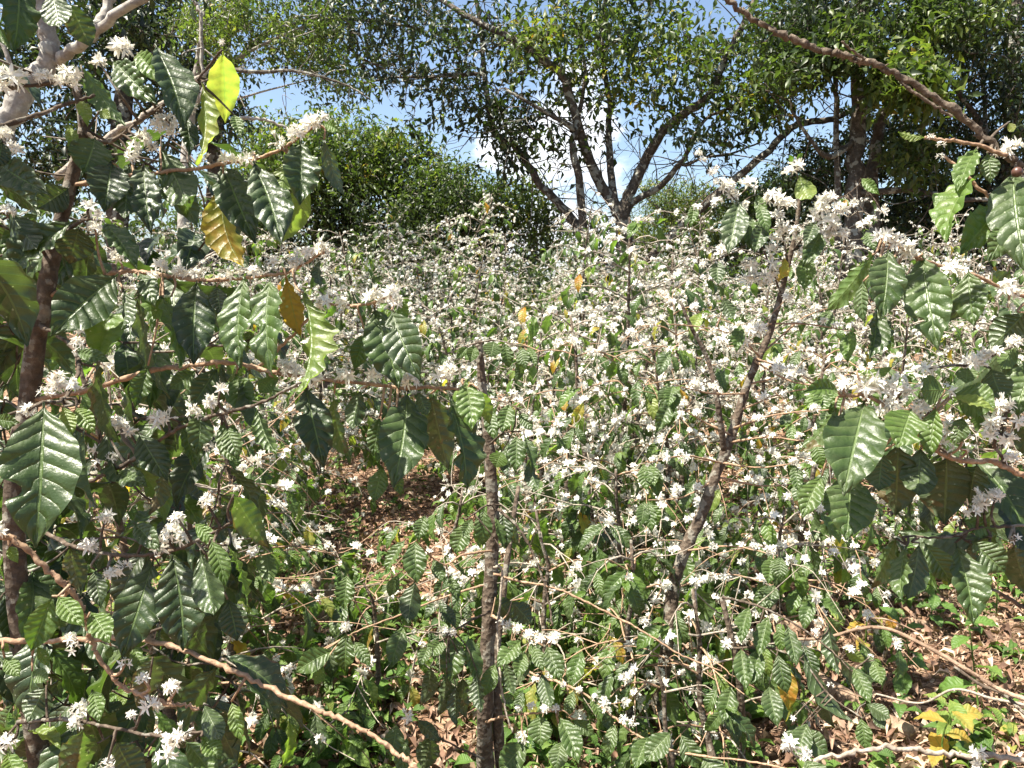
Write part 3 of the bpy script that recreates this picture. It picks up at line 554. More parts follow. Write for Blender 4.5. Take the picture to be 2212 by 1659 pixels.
hbranch(lean, O, [(1715, 540), (1760, 480), (1790, 440), (1830, 420), (1860, 395)], 2.72, 2.55, .0042, .0018, M_STEM,
    [(1775, 500, 1735, 575, 38, .26), (1738, 553, 1738, 628, 38, .34), (1860, 385, 1900, 420, 22, .4), (1760, 480, 1740, 530, 30, .08), (1870, 500, 1890, 540, 26, .3)],
    [(1788, 430, 62), (1772, 452, 56), (1815, 452, 54), (1790, 480, 62), (1770, 512, 56), (1740, 520, 50), (1738, 548, 44), (1800, 500, 46), (1825, 505, 40), (1866, 487, 46), (1905, 456, 36), (1880, 475, 36), (1845, 440, 30), (1755, 470, 44), (1720, 500, 40)])
hbranch(lean, O, [(1640, 770), (1600, 730), (1560, 715), (1500, 705), (1440, 700)], 2.72, 2.5, .0042, .002, M_TWIG, [(1600, 700, 1590, 760, 28, .3), (1560, 640, 1585, 690, 30, .08, 'b')], [(1640, 710, 46), (1618, 716, 50), (1595, 718, 46), (1570, 712, 40), (1602, 740, 44), (1560, 735, 40), (1702, 643, 36), (1590, 760, 36), (1540, 720, 30)])
for (a, b, c, bl) in [((1632, 775), (1720, 805), (1800, 842), .2), ((1630, 780), (1700, 820), (1770, 836), .2), ((1645, 765), (1730, 690), (1790, 665), 0), ((1655, 700), (1740, 700), (1840, 715), 0), ((1615, 830), (1700, 815), (1760, 840), 0), ((1600, 885), (1690, 850), (1780, 835), 0), ((1585, 925), (1680, 895), (1790, 885), 0), ((1575, 955), (1660, 945), (1760, 955), 0), ((1560, 1000), (1640, 1010), (1720, 1000), 0), ((1545, 1030), (1650, 1050), (1740, 1040), 0), ((1580, 940), (1500, 900), (1440, 860), 1), ((1560, 1000), (1480, 985), (1400, 1000), 1), ((1540, 1040), (1470, 1075), (1400, 1080), 1), ((1610, 850), (1540, 850), (1450, 830), 1), ((1470, 1200), (1420, 1290), (1390, 1370), 1), ((1480, 1190), (1580, 1180), (1680, 1200), 1), ((1460, 1270), (1560, 1240), (1660, 1260), 1)]:
    fl = [(a[0] + (c[0] - a[0]) * t + HR.uniform(-8, 8), a[1] + (c[1] - a[1]) * t + (b[1] - (a[1] + c[1]) / 2) * 4 * t * (1 - t) * .5 - HR.uniform(2, 12), HR.uniform(24, 38)) for t in HR.uniform(.25, 1, 4 if bl else 2)]
    lf = [(c[0] + HR.uniform(-12, 12), c[1] + 2, c[0] + HR.uniform(-22, 22), c[1] + HR.uniform(45, 75), HR.uniform(26, 36), HR.choice([.2, .28, .34, .42])) for _ in range(3 if bl else 1)]
    hbranch(lean, O, [a, b, c], 2.74, 2.74 + HR.uniform(-.35, .3), .0048, .002, M_TWIG, lf, fl)
# ------------------------------------------------------------------ grown coffee shrubs
def grow(seed, H, length, lod, leafd=.7, flowd=.6, low=.2, npair=None, stems=1, tintm=.22, lean=.06):
    """returns stem builder and a list of (branch, foliage, blossom) builders, all about the shrub's foot"""
    rg = np.random.default_rng(seed); stem = G(); parts = []
    for s in range(stems):
        k = 9; z = np.linspace(-.06, H * (1 if s == 0 else rg.uniform(.7, .95)), k)
        az = rg.uniform(0, 6.28); off = 0 if s == 0 else .07
        sx = off * math.cos(az) + lean * (z / H) ** 1.5 * H * rg.normal(0, 1.6) + np.cumsum(rg.normal(0, .012, k)) ; sy = off * math.sin(az) + lean * (z / H) ** 1.5 * H * rg.normal(0, 1.6) + np.cumsum(rg.normal(0, .012, k))
        sp = np.stack([sx, sy, z], -1); stem.tube(sp, np.linspace(.010 + .008 * H, .005, k), 8 if lod == 0 else 5, jit=.12, seed=seed)
        n = npair or int(H / .085)
        for i in range(n):
            f = low + (1 - low) * (i + rg.uniform(0, .8)) / n; zz = f * z[-1]
            base = np.array([np.interp(zz, z, sx), np.interp(zz, z, sy), zz])
            for q in range(2):
                if rg.random() < .12: continue
                a = i * 1.57 + q * math.pi + rg.normal(0, .3); L = length * (1.08 - f ** 2.2 * .75) * rg.uniform(.65, 1.15) * (.75 + .25 * min(1, (f - low) * 5 + .3))
                up = rg.uniform(.25, .75) + .5 * max(0, f - .75) * 3; m = max(5, int(L / .05)); t = np.linspace(0, 1, m)
                r_ = L * t * (1 - .12 * t); zc = L * (up * t - (.35 + .5 * up + rg.uniform(-.15, .35)) * t ** 2)
                wob = np.cumsum(rg.normal(0, .006, m))
                bp = base + np.stack([math.cos(a) * r_ - math.sin(a) * wob, math.sin(a) * r_ + math.cos(a) * wob, zc], -1)
                bp[:, 2] = np.maximum(bp[:, 2], .03)
                b = G(); b.tube(bp, np.linspace(.0042, .0016, m) * (1 if lod == 0 else 1.35), 5 if lod == 0 else 4)
                fo = G(); bl = G(); bl_p = []
                tang = nrm(np.gradient(bp, axis=0)); pos = []; dd = []; nn = []; LL = []; tt = []; fp = []; fs = []
                for j in range(1, m):
                    tj = t[j]; pl = leafd * np.clip((tj - .30) * 1.7, .05, 1)
                    side = np.array([-math.sin(a), math.cos(a), 0]); sg = 1 if j % 2 else -1
                    for e in (-1, 1):
                        if rg.random() < pl:
                            dr = nrm(tang[j] * rg.uniform(.1, .7) + side * e * rg.uniform(.4, 1) + np.array([0, 0, -rg.uniform(.35, 1.7)]))
                            pos.append(bp[j]); dd.append(dr); nn.append(nrm(np.array([rg.normal(0, .3), rg.normal(0, .3), 1]) + .4 * nrm(tang[j])))
                            LL.append(rg.uniform(.085, .15)); u_ = rg.random()
                            tt.append(np.clip(rg.normal(tintm, .09), 0, .5) if u_ < .86 else (rg.uniform(.5, .65) if u_ < .95 else rg.uniform(.8, .95)))
                    if rg.random() < flowd * np.clip((tj - .12) * 4, 0, 1) * (1.25 - .5 * tj): fp.append(bp[j] + [0, 0, .008]); fs.append(rg.uniform(*((.038, .058), (.033, .050), (.027, .044))[lod]) * (1 if lod < 2 else 1.05))
                if rg.random() < .6:                                  # a tuft of young leaves at the tip
                    for e in range(3):
                        dr = nrm(tang[-1] + rg.normal(0, .5, 3) + [0, 0, .2]); pos.append(bp[-1]); dd.append(dr); nn.append([rg.normal(0, .4), rg.normal(0, .4), 1]); LL.append(rg.uniform(.035, .07)); tt.append(rg.uniform(.42, .6))
                if pos: leaves(fo, (BANK_HI, BANK_MID, BANK_LO)[lod], np.array(pos), dd, nn, np.array(LL), np.array(LL) * .42, np.array(tt))
                blossoms(bl, CL_FAR if lod == 2 else CL_MID, fp, fs, rg)
                for e in range(rg.integers(1, 4)):                    # bare side twigs
                    j = rg.integers(1, m - 1); dr = nrm(tang[j] + rg.normal(0, .55, 3)); l2 = rg.uniform(.12, .38)
                    q = smooth_path([bp[j], bp[j] + dr * l2 * .5 + rg.normal(0, .02, 3), bp[j] + dr * l2 + [0, 0, -l2 * rg.uniform(-.2, .3)]], 3); b.tube(q, np.linspace(.0024, .0012, len(q)) * (1 if lod == 0 else 1.3), 4, cap=False)
                    for z_ in q[3:]:
                        if rg.random() < flowd * .45: bl_p.append(z_)
                blossoms(bl, CL_FAR if lod == 2 else CL_MID, bl_p, rg.uniform(.025, .04, len(bl_p)), rg)
                parts.append((b, fo, bl))
    return stem, parts
def plant(seed, loc, label, group, lod, **k):
    root = thing('coffee_shrub', loc, label, 'coffee shrub', group); st, parts = grow(seed, lod=lod, **k)
    def merge(gs):
        o = G()
        for x in gs:
            if x.V:
                fo = o.n; o.V += x.V; o.A += x.A; o.F += [f + fo for f in x.F]; o.n += x.n
        return o
    if lod == 0:
        st.build('stem', M_STEM, root)
        for b, fo, bl in parts:
            br = b.build('branch', M_TWIG if R.random() < .5 else M_GREY, root); fo.build('foliage', M_LEAF, br); bl.build('blossom', M_FLOWER, br)
    else:
        merge([st]).build('stem', M_STEM, root); merge([p[0] for p in parts]).build('twigs', M_GREY, root)
        merge([p[1] for p in parts]).build('foliage', M_LEAFF, root); merge([p[2] for p in parts]).build('blossom', M_FLOWER, root)
    return root
def at_ground(u, d):
    p = base_of(u, d); p[2] = ground_z(p[0], p[1]); return p
NEAR = [  # u, depth, height, branch length, leaf density, blossom, lowest branch, label
 (330, 2.1, 1.45, .55, .55, .35, .15, 'dark leafy coffee shrub just behind the big-leaved shrub at the left edge'),
 (560, 3.3, 1.55, .60, .55, .55, .25, 'coffee shrub with a bare lower stem beside the litter path left of the middle'),
 (60, 3.0, 1.9, .65, .60, .5, .2, 'coffee shrub glimpsed through the leaves of the shrub at the left edge'),
 (1290, 3.5, 1.50, .62, .62, .75, .1, 'bushy coffee shrub between the straight-stemmed young shrub and the leaning stem'),
 (1385, 2.55, .80, .50, .75, .35, .12, 'low coffee bush at the foot of the leaning stem, with hanging ribbed leaves'),
 (1560, 2.35, .70, .50, .75, .30, .1, 'low coffee bush at the bottom edge beneath the leaning stem'),
 (1500, 3.7, 1.55, .70, .45, .9, .15, 'white-flowered coffee shrub just behind the leaning brown stem'),
 (1760, 3.6, 1.35, .75, .32, .85, .2, 'sparse twiggy coffee shrub with bare pale branches right of the leaning stem'),
 (1950, 4.4, 1.60, .75, .45, .75, .3, 'coffee shrub behind the bright blossom clusters that reach in from the right'),
 (2200, 5.0, 1.7, .75, .5, .6, .3, 'coffee shrub at the right edge beyond the litter clearing'),
 (1345, 4.4, 2.02, .60, .38, .85, .3, 'upright coffee shrub standing in front of the big many-stemmed tree'),
 (1130, 4.5, 1.5, .7, .5, .9, .25, 'coffee shrub behind the top of the straight-stemmed young shrub'),
 (1185, 2.75, .80, .48, .80, .35, .1, 'low leafy coffee bush just right of the straight young stem'),
 (960, 3.1, .78, .45, .75, .35, .12, 'low coffee bush just left of the straight young stem'),
 (790, 2.75, .50, .36, .80, .20, .12, 'small coffee bush with few flowers on the near side of the litter path'),
 (1350, 3.05, .95, .50, .75, .45, .12, 'knee-high coffee bush left of the foot of the leaning stem'),
 (1690, 2.85, .80, .50, .70, .40, .15, 'low twiggy coffee bush at the back corner of the litter clearing'),
 (1440, 2.12, .50, .40, .85, .25, .12, 'small dense coffee bush at the bottom edge right of the middle'),
 (450, 2.7, .95, .5, .75, .3, .12, 'leafy coffee bush behind the hanging dark leaves at lower left'),
 (1010, 5.8, 1.5, .7, .45, .85, .3, 'coffee shrub at the far end of the litter path'),
 (660, 5.2, 1.75, .75, .6, .85, .28, 'coffee shrub left of the litter path, behind the row of drooping leaves'),
 (420, 4.3, 1.85, .75, .6, .7, .25, 'coffee shrub behind the left shrub, half hidden by its blossom row'),
 (1640, 5.3, 1.85, .75, .40, .9, .25, 'coffee shrub with yellowing leaves behind the blossom head of the leaning shrub'),
 (1850, 5.6, 1.85, .80, .45, .85, .25, 'coffee shrub below the dark trunks on the right'),
 (1250, 5.4, 1.75, .75, .40, .95, .25, 'coffee shrub snowed over with blossom in the middle of the grove'),
 (1440, 5.9, 1.90, .75, .42, .95, .25, 'coffee shrub snowed over with blossom just right of the big tree trunk'),
 (870, 6.0, 1.75, .75, .5, .95, .25, 'coffee shrub white with blossom above the litter path'),
]
for i, (u, d, H, ln, ld, fd, lw, lab) in enumerate(NEAR):
    plant(300 + i, at_ground(u, d), lab, 'flowering coffee shrubs of the plantation', 0 if d < 4.0 else 1, H=H, length=ln, leafd=ld * (.8 if d > 3.8 else 1), flowd=fd * (.72 if d < 4.5 else .85), low=lw, stems=1 if H < 1 else 2, npair=int(H / (.085 if d < 4 else .095)), tintm=.32 if d < 3.3 else .29)
# the thicket behind: six kinds, copied
LAB2 = 'flowering coffee shrub in the white-blossomed thicket below the tall trees'
protos = [plant(400 + i, (0, 0, 0), LAB2, 'coffee shrubs of the far thicket', 2, H=2.1 + .12 * i, length=.75, leafd=.46, flowd=.8, low=.25, stems=2, npair=21, tintm=.27) for i in range(6)]
rg = np.random.default_rng(77); n = 0
for d in (6.9, 8.0, 9.3, 10.8, 12.4):
    for u in np.arange(330 + rg.uniform(0, 90), 2300, 1.18 / d * FPX):
        uu = u + rg.uniform(-40, 40); dd_ = d + rg.uniform(-.4, .4)
        o = protos[n] if n < 6 else copy_tree(protos[rg.integers(6)]); n += 1
        o.location = at_ground(uu, dd_); o.rotation_euler = (0, 0, rg.uniform(0, 6.28)); s = rg.uniform(.86, 1.06) * (.97 if uu > 1050 and uu < 1700 else 1.0); o.scale = (s, s, s)
# one taller shrub that stands above the thicket
tall = plant(431, at_ground(900, 9.0), 'tallest far coffee shrub, white-dotted shoots above the thicket left of the big tree', 'flowering coffee shrubs of the plantation', 1, H=2.75, length=.75, leafd=.4, flowd=.95, low=.3, stems=4, npair=26, tintm=.3, lean=.09)

# ------------------------------------------------------------------ trees
def leaf_cloud(g, centres, nl, L, tint, spread, rng, bank=BANK_TREE, asp=.42, droop=.5, tj=.09):
    C = np.repeat(np.asarray(centres), nl, axis=0); M = len(C)
    ax = np.repeat(nrm(rng.normal(0, 1, (len(centres), 3)) + [0, 0, -.15]), nl, axis=0)
    t = rng.uniform(-1, 1, M); pos = C + ax * (t * spread)[:, None] + rng.normal(0, spread * .33, (M, 3))
    d = nrm(rng.normal(0, 1, (M, 3)) + ax * .6 - np.array([0, 0, droop])); n = nrm(rng.normal(0, .55, (M, 3)) + np.array([0, 0, 1]))
    Ls = L * rng.uniform(.6, 1.2, M); ct = np.repeat(rng.normal(0, tj, len(centres)), nl)
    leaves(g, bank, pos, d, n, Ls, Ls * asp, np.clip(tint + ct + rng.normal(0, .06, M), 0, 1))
def blob(u, v, d, ru, rv, rd, n, rng, gap=.3):
    x = rng.normal(0, 1, (n, 3)); x = x / np.linalg.norm(x, axis=1)[:, None] * (rng.uniform(0, 1, n) ** .45)[:, None]
    q = np.array([P(u + ru * a, v + rv * b, d + rd * c) for a, b, c in x])
    k = rng.normal(0, 1, (4, 3)) * 5.2 / (ru / FPX * d) ; f = sum(np.sin(q @ kk + rng.uniform(0, 6.28)) for kk in k)
    return q[f > np.quantile(f, gap)] if n > 8 else q
def tree(name, label, cat, foot, limbs, blobs, L, tint, nl, spread, seed, bark=M_TRUNK, group=None, asp=.42, droop=.5, r0=.02, tj=.09, trunkname='trunk', gap=.25, thin=1.0, wisps=0):
    """limbs: [(points in (u, v, depth), r0, r1)]; blobs: [(u, v, d, ru, rv, rd, n[, tint])]"""
    rng = np.random.default_rng(seed); O = np.asarray(foot, float); root = thing(name, O, label, cat, group)
    g = G(); nodes = []
    for pts, a, b in limbs:
        a, b = a * thin, b * thin
        W = np.array([O + [0, 0, -.1] if p == 'foot' else P(*p) for p in pts]); s = smooth_path(W, 5); s[1:-1] += rng.normal(0, b * .25, s[1:-1].shape)
        g.tube(s, np.linspace(a, b, len(s)) * rng.uniform(.97, 1.03, len(s)), 10, jit=.05, seed=int(rng.integers(1e6))); nodes += list(s[1:])
    cl = G(); allc = []
    for bb in blobs:
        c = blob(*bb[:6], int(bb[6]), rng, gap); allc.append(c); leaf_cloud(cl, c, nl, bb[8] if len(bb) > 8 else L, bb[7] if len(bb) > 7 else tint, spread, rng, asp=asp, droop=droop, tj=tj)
    wire(g, nodes, np.concatenate(allc), r0, .004, rng)
    for i in range(wisps):                                            # fine bare twigs hanging from the limbs
        q = nodes[rng.integers(len(nodes))]; dr = nrm(rng.normal(0, 1, 3) + [0, 0, .1]); L_ = rng.uniform(.5, 1.5)
        p = smooth_path([q, q + dr * L_ * .4 + rng.normal(0, .08, 3), q + dr * L_ * .75 + rng.normal(0, .12, 3), q + dr * L_ + [0, 0, -.2 * L_]], 4); g.tube(p, np.linspace(.013, .004, len(p)), 4, cap=False)
        for e in range(2):
            z = p[rng.integers(4, len(p))]; e2 = z + rng.normal(0, .28, 3); g.tube([z, (z + e2) / 2 + rng.normal(0, .04, 3), e2], [.007, .005, .003], 3, cap=False)
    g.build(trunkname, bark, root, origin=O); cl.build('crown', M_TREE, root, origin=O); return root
def ft(u, d): p = base_of(u, d); return p
D = 15.0
tree('shade_tree', 'large many-stemmed shade tree with spreading grey limbs against the cloud, behind the coffee', 'tree', ft(1340, D),
 [(['foot', (1343, 640, D), (1345, 560, D), (1347, 440, D)], .30, .19),
  ([(1340, 470, D), (1324, 440, D), (1287, 377, D), (1257, 300, D - .3), (1230, 207, D - .5), (1214, 160, D - .6), (1170, 127, D - .8), (1114, 87, D - .8), (1037, 50, D - .7), (947, -5, D - .5), (860, -60, D)], .15, .05),
  ([(1335, 455, D), (1327, 433, D), (1317, 350, D + .3), (1314, 283, D + .4), (1317, 220, D + .5), (1300, 100, D + .5), (1310, -40, D)], .11, .05),
  ([(1350, 450, D), (1357, 423, D), (1390, 357, D), (1420, 300, D - .2), (1464, 253, D - .4), (1530, 210, D - .6), (1570, 120, D - .8), (1620, 20, D - .6), (1660, -80, D)], .15, .06),
  ([(1350, 470, D), (1367, 437, D), (1420, 407, D - .2), (1464, 360, D - .4), (1480, 340, D - .5), (1495, 300, D - .5), (1527, 255, D - .6), (1590, 230, D - .7)], .095, .03),
  ([(1476, 352, D - .5), (1482, 357, D - .5), (1522, 340, D - .7), (1575, 333, D - .8), (1642, 307, D - 1)], .04, .02),
  ([(1320, 590, D), (1270, 533, D - .2), (1250, 383, D - .4), (1236, 317, D - .5), (1240, 285, D - .5), (1228, 270, D - .6), (1197, 253, D - .7), (1150, 227, D - .8), (1090, 190, D - .8)], .115, .03),
  ([(1240, 300, D - .5), (1252, 240, D - .4), (1265, 150, D - .3), (1240, 60, D)], .07, .03),
  ([(1320, 600, D), (1287, 547, D + .2), (1257, 500, D + .2), (1214, 447, D + .3), (1167, 397, D + .3), (1124, 333, D + .3), (1104, 307, D + .3), (1067, 287, D + .3), (1054, 233, D + .3), (1044, 133, D + .2), (1037, 40, D), (1010, -60, D)], .125, .05),
  ([(1365, 600, D), (1400, 560, D - .3), (1475, 483, D - .6), (1575, 397, D - .9), (1648, 337, D - 1), (1708, 277, D - 1.1), (1752, 263, D - 1.1), (1800, 257, D - 1.2), (1860, 230, D - 1.2)], .11, .06),
  ([(1048, 170, D), (1037, 160, D), (970, 163, D), (904, 167, D), (854, 167, D + .2), (780, 180, D + .2)], .055, .025)],
 [(1300, 55, 15, 230, 105, 2, 170), (1480, 110, 14.5, 170, 95, 2, 120, .5), (1060, 110, 15, 140, 110, 2, 80, .16), (900, 110, 15.5, 130, 110, 2, 66, .10), (1085, 245, 15, 95, 65, 1.5, 66, .14), (1300, -170, 15, 480, 140, 3, 240), (1650, 205, 14.2, 110, 70, 1.3, 70, .45),  # low tints paint the shaded left clumps, high tints the lit ones
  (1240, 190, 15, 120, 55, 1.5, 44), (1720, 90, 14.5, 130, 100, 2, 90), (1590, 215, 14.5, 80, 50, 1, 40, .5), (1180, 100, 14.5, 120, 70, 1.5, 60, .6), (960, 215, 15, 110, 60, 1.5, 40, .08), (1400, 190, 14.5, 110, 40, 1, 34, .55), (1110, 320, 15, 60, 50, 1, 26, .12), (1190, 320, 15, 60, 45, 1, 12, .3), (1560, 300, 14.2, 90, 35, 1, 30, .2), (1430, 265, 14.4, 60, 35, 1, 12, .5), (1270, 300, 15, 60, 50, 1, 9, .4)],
 .20, .40, 15, .44, 11, tj=.16, gap=.40, thin=.8, wisps=170)
# low branches of bare twigs in the big tree are part of its trunk mesh
tree('green_tree', 'bright green small-leaved tree with thin grey twigs at upper left', 'tree', ft(395, 9.5),
 [(['foot', (395, 600, 9.5), (400, 400, 9.5), (410, 250, 9.4), (430, 120, 9.2), (450, 0, 9), (450, -120, 9)], .08, .03), ([(412, 240, 9.4), (480, 150, 9.2), (580, 90, 9), (700, 40, 9)], .03, .010), ([(405, 300, 9.4), (480, 230, 9.1), (560, 200, 9), (680, 170, 9)], .022, .006), ([(440, 60, 9.2), (520, 0, 9), (600, -60, 9)], .03, .012)],
 [(610, 60, 9, 130, 90, 1, 110), (500, 35, 9, 120, 60, 1, 80), (700, 160, 9, 90, 60, .8, 46), (430, 60, 9, 70, 80, .8, 40), (600, -80, 9, 220, 70, 1.2, 120), (760, 200, 9, 50, 70, .6, 16), (500, 140, 9, 80, 40, .8, 20)], .075, .52, 24, .17, 12, bark=M_PALE, r0=.012)
tree('dark_leaved_tree', 'dark-leaved tree silhouetted against the blue sky at upper left of the middle', 'tree', ft(455, 13.5),
 [(['foot', (455, 600, 13.5), (460, 400, 13.5), (470, 200, 13.3), (500, 0, 13), (520, -100, 13)], .15, .08), ([(475, 170, 13.4), (580, 70, 13), (700, 40, 13), (800, 45, 13), (900, 60, 13)], .06, .02), ([(495, 20, 13.3), (620, -40, 13), (760, -20, 13), (880, 0, 13)], .06, .02), ([(700, 40, 13), (760, 110, 13), (830, 150, 13)], .03, .012)],
 [(760, 40, 13, 140, 90, 1.5, 120), (660, 90, 13, 90, 80, 1.2, 60), (880, 10, 13, 110, 70, 1.3, 60), (820, 160, 13, 90, 50, 1, 36), (740, -90, 13, 240, 80, 1.5, 90)], .14, .06, 18, .3, 13, gap=.4)
tree('pale_trunk_tree', 'pale forked trunk leaning in behind the blossom at the upper left corner', 'tree', ft(-60, 5.0),
 [(['foot', (-60, 700, 5.0), (-40, 400, 5), (0, 282, 5), (60, 190, 5), (100, 135, 5), (108, 90, 5), (92, 10, 5), (80, -90, 5)], .10, .045), ([(98, 140, 5), (125, 128, 5), (180, 92, 4.9), (232, 45, 4.8), (310, -5, 4.7), (380, -50, 4.7)], .042, .022),
  ([(195, 82, 4.9), (215, 50, 4.95), (236, 8, 5), (250, -50, 5)], .036, .03), ([(40, 215, 5), (20, 130, 4.9), (-10, 60, 4.9)], .02, .01)],
 [(120, -120, 5.2, 220, 70, .8, 60), (330, -90, 5.2, 120, 50, .6, 40)], .11, .25, 20, .16, 14, bark=M_PALE, r0=.009)
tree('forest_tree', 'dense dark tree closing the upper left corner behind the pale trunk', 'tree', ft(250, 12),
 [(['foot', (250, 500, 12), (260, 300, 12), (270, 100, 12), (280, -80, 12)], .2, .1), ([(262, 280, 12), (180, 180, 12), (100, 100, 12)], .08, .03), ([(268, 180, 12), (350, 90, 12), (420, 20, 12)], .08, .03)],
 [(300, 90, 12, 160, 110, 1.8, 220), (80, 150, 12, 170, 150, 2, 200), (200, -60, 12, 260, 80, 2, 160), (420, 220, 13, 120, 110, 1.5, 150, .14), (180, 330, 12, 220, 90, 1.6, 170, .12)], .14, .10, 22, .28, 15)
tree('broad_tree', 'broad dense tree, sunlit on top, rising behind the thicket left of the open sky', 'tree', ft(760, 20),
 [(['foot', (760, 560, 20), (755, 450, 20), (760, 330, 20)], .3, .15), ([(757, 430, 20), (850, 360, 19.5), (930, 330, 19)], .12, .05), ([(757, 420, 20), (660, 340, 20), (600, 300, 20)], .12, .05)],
 [(640, 330, 20, 70, 70, 2, 90), (720, 300, 20, 80, 60, 2, 90), (690, 380, 20, 130, 70, 2.6, 170), (820, 310, 19.5, 60, 50, 2, 70), (890, 350, 19.5, 80, 60, 2.2, 90), (780, 360, 19.5, 90, 60, 2.2, 90), (620, 440, 20, 150, 100, 2.5, 220, .25), (830, 440, 19.5, 170, 80, 2.2, 260, .28), (560, 330, 20.5, 90, 100, 2, 130), (640, 520, 19.5, 330, 55, 1.5, 300, .15)], .19, .46, 22, .45, 16, tj=.15, gap=.36)  # lower clumps tinted darker to paint the shade below the sunlit top
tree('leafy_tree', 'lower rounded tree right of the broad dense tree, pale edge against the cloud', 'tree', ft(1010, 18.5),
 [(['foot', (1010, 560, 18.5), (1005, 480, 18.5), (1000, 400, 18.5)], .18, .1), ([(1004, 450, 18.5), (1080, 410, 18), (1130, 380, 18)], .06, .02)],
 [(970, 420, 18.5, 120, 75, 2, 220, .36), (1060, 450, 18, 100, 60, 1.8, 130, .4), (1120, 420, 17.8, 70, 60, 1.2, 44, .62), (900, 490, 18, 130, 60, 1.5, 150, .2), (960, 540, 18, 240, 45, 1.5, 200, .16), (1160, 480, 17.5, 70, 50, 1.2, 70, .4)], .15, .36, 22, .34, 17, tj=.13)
tree('feathery_tree', 'feathery light green tree in the gap right of the big many-stemmed tree', 'tree', ft(1450, 19),
 [(['foot', (1450, 600, 19), (1452, 500, 19), (1450, 420, 19)], .1, .04), ([(1451, 480, 19), (1400, 430, 19), (1380, 400, 19)], .04, .02), ([(1451, 470, 19), (1510, 420, 19), (1530, 400, 19)], .04, .02)],
 [(1440, 460, 19, 90, 85, 1.2, 230), (1520, 470, 18.5, 80, 80, 1.2, 190), (1400, 530, 19, 80, 60, 1, 140)], .10, .62, 28, .24, 18, asp=.36)
tree('straight_trunk_tree', 'tall tree with straight brown trunks and bright green sprays right of the big tree', 'tree', ft(1845, 12),
 [(['foot', (1842, 700, 12), (1842, 560, 12), (1848, 417, 12), (1852, 300, 12), (1858, 160, 12), (1870, 0, 12), (1880, -100, 12)], .16, .09), (['foot', (1812, 640, 12), (1810, 417, 12), (1806, 250, 12), (1805, 167, 12), (1800, 40, 12)], .06, .03), ([(1880, 560, 12.3), (1884, 433, 12.3), (1890, 333, 12.3), (1900, 280, 12.2), (1940, 180, 12)], .12, .07),
  ([(1852, 300, 12), (1790, 340, 11.8), (1750, 300, 11.6), (1710, 240, 11.5)], .05, .02), ([(1856, 200, 12), (1930, 160, 11.6), (1980, 150, 11.4)], .05, .02), ([(1848, 420, 12), (1960, 410, 11.8), (2060, 430, 11.6), (2140, 430, 11.6)], .06, .03)],
 [(1800, 45, 12, 130, 90, 1.5, 170, .12), (1730, 140, 11.5, 90, 60, 1, 80, .36, .17), (1840, 100, 11, 80, 55, .8, 54, .4, .18), (1960, 170, 11, 110, 60, .8, 76, .52, .22), (1690, 60, 12, 90, 60, 1, 70, .3), (1900, 300, 13.6, 120, 90, .9, 120, .12), (1770, 380, 13.6, 110, 90, .9, 140, .12), (1880, -80, 12, 260, 80, 2, 150), (1980, 340, 11.5, 70, 60, .8, 40, .46, .17), (1880, 490, 13.6, 140, 70, .9, 130, .12)], .125, .2, 22, .27, 19, tj=.12, wisps=30)
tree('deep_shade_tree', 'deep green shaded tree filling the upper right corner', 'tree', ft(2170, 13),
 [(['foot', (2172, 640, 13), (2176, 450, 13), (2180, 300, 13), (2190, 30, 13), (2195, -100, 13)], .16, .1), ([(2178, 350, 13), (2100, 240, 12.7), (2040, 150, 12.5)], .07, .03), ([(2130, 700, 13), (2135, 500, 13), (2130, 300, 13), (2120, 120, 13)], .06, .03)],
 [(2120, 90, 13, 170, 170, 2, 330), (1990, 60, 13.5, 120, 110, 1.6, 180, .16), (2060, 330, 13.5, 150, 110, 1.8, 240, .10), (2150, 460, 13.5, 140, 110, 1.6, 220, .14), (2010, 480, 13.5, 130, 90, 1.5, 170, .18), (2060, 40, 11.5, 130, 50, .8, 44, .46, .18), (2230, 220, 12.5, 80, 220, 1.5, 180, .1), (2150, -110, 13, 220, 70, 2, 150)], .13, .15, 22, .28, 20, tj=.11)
tree('background_tree', 'leafy tree seen low between the trunks right of the big many-stemmed tree', 'tree', ft(1640, 17),
 [(['foot', (1640, 600, 17), (1645, 500, 17), (1650, 400, 17)], .14, .06), ([(1646, 470, 17), (1590, 420, 17), (1560, 400, 17)], .05, .02), ([(1647, 450, 17), (1710, 380, 17)], .05, .02)],
 [(1600, 470, 17, 90, 80, 1.5, 150, .5), (1690, 420, 17, 100, 75, 1.5, 150, .26), (1720, 500, 17, 120, 80, 1.5, 170, .22), (1540, 560, 16.5, 90, 50, 1.2, 100, .45)], .13, .4, 22, .3, 22)
# bare grey poles and dead boughs among the left foliage
def bough(label, pts, r0, r1, m, seed, twigs=6):
    rng = np.random.default_rng(seed); W = np.array([P(*p) for p in pts]); s = smooth_path(W, 6); g = G(); s[1:-1] += rng.normal(0, r1 * .5, s[1:-1].shape); g.tube(s, np.linspace(r0, r1, len(s)), 7, jit=.1)
    for i in range(twigs):
        q = s[rng.integers(2, len(s))]; e = q + rng.normal(0, 1, 3) * .28 * (np.linalg.norm(W[-1] - W[0]) / 2 + .3); mm = (q + e) / 2 + rng.normal(0, .05, 3); g.tube(smooth_path([q, mm, e], 4), np.linspace(r1 * .6, r1 * .2, 9), 4)
    tag(g.build('dead_branch', m, None, origin=W[0], loc=W[0]), label, 'branch', 'bare branches among the left foliage')
bough('thick grey dead branch slanting up behind the yellow leaves at upper left', [(120, 385, 3.4), (230, 300, 3.4), (300, 258, 3.4), (377, 205, 3.4), (450, 150, 3.5)], .018, .009, M_GREY, 1)
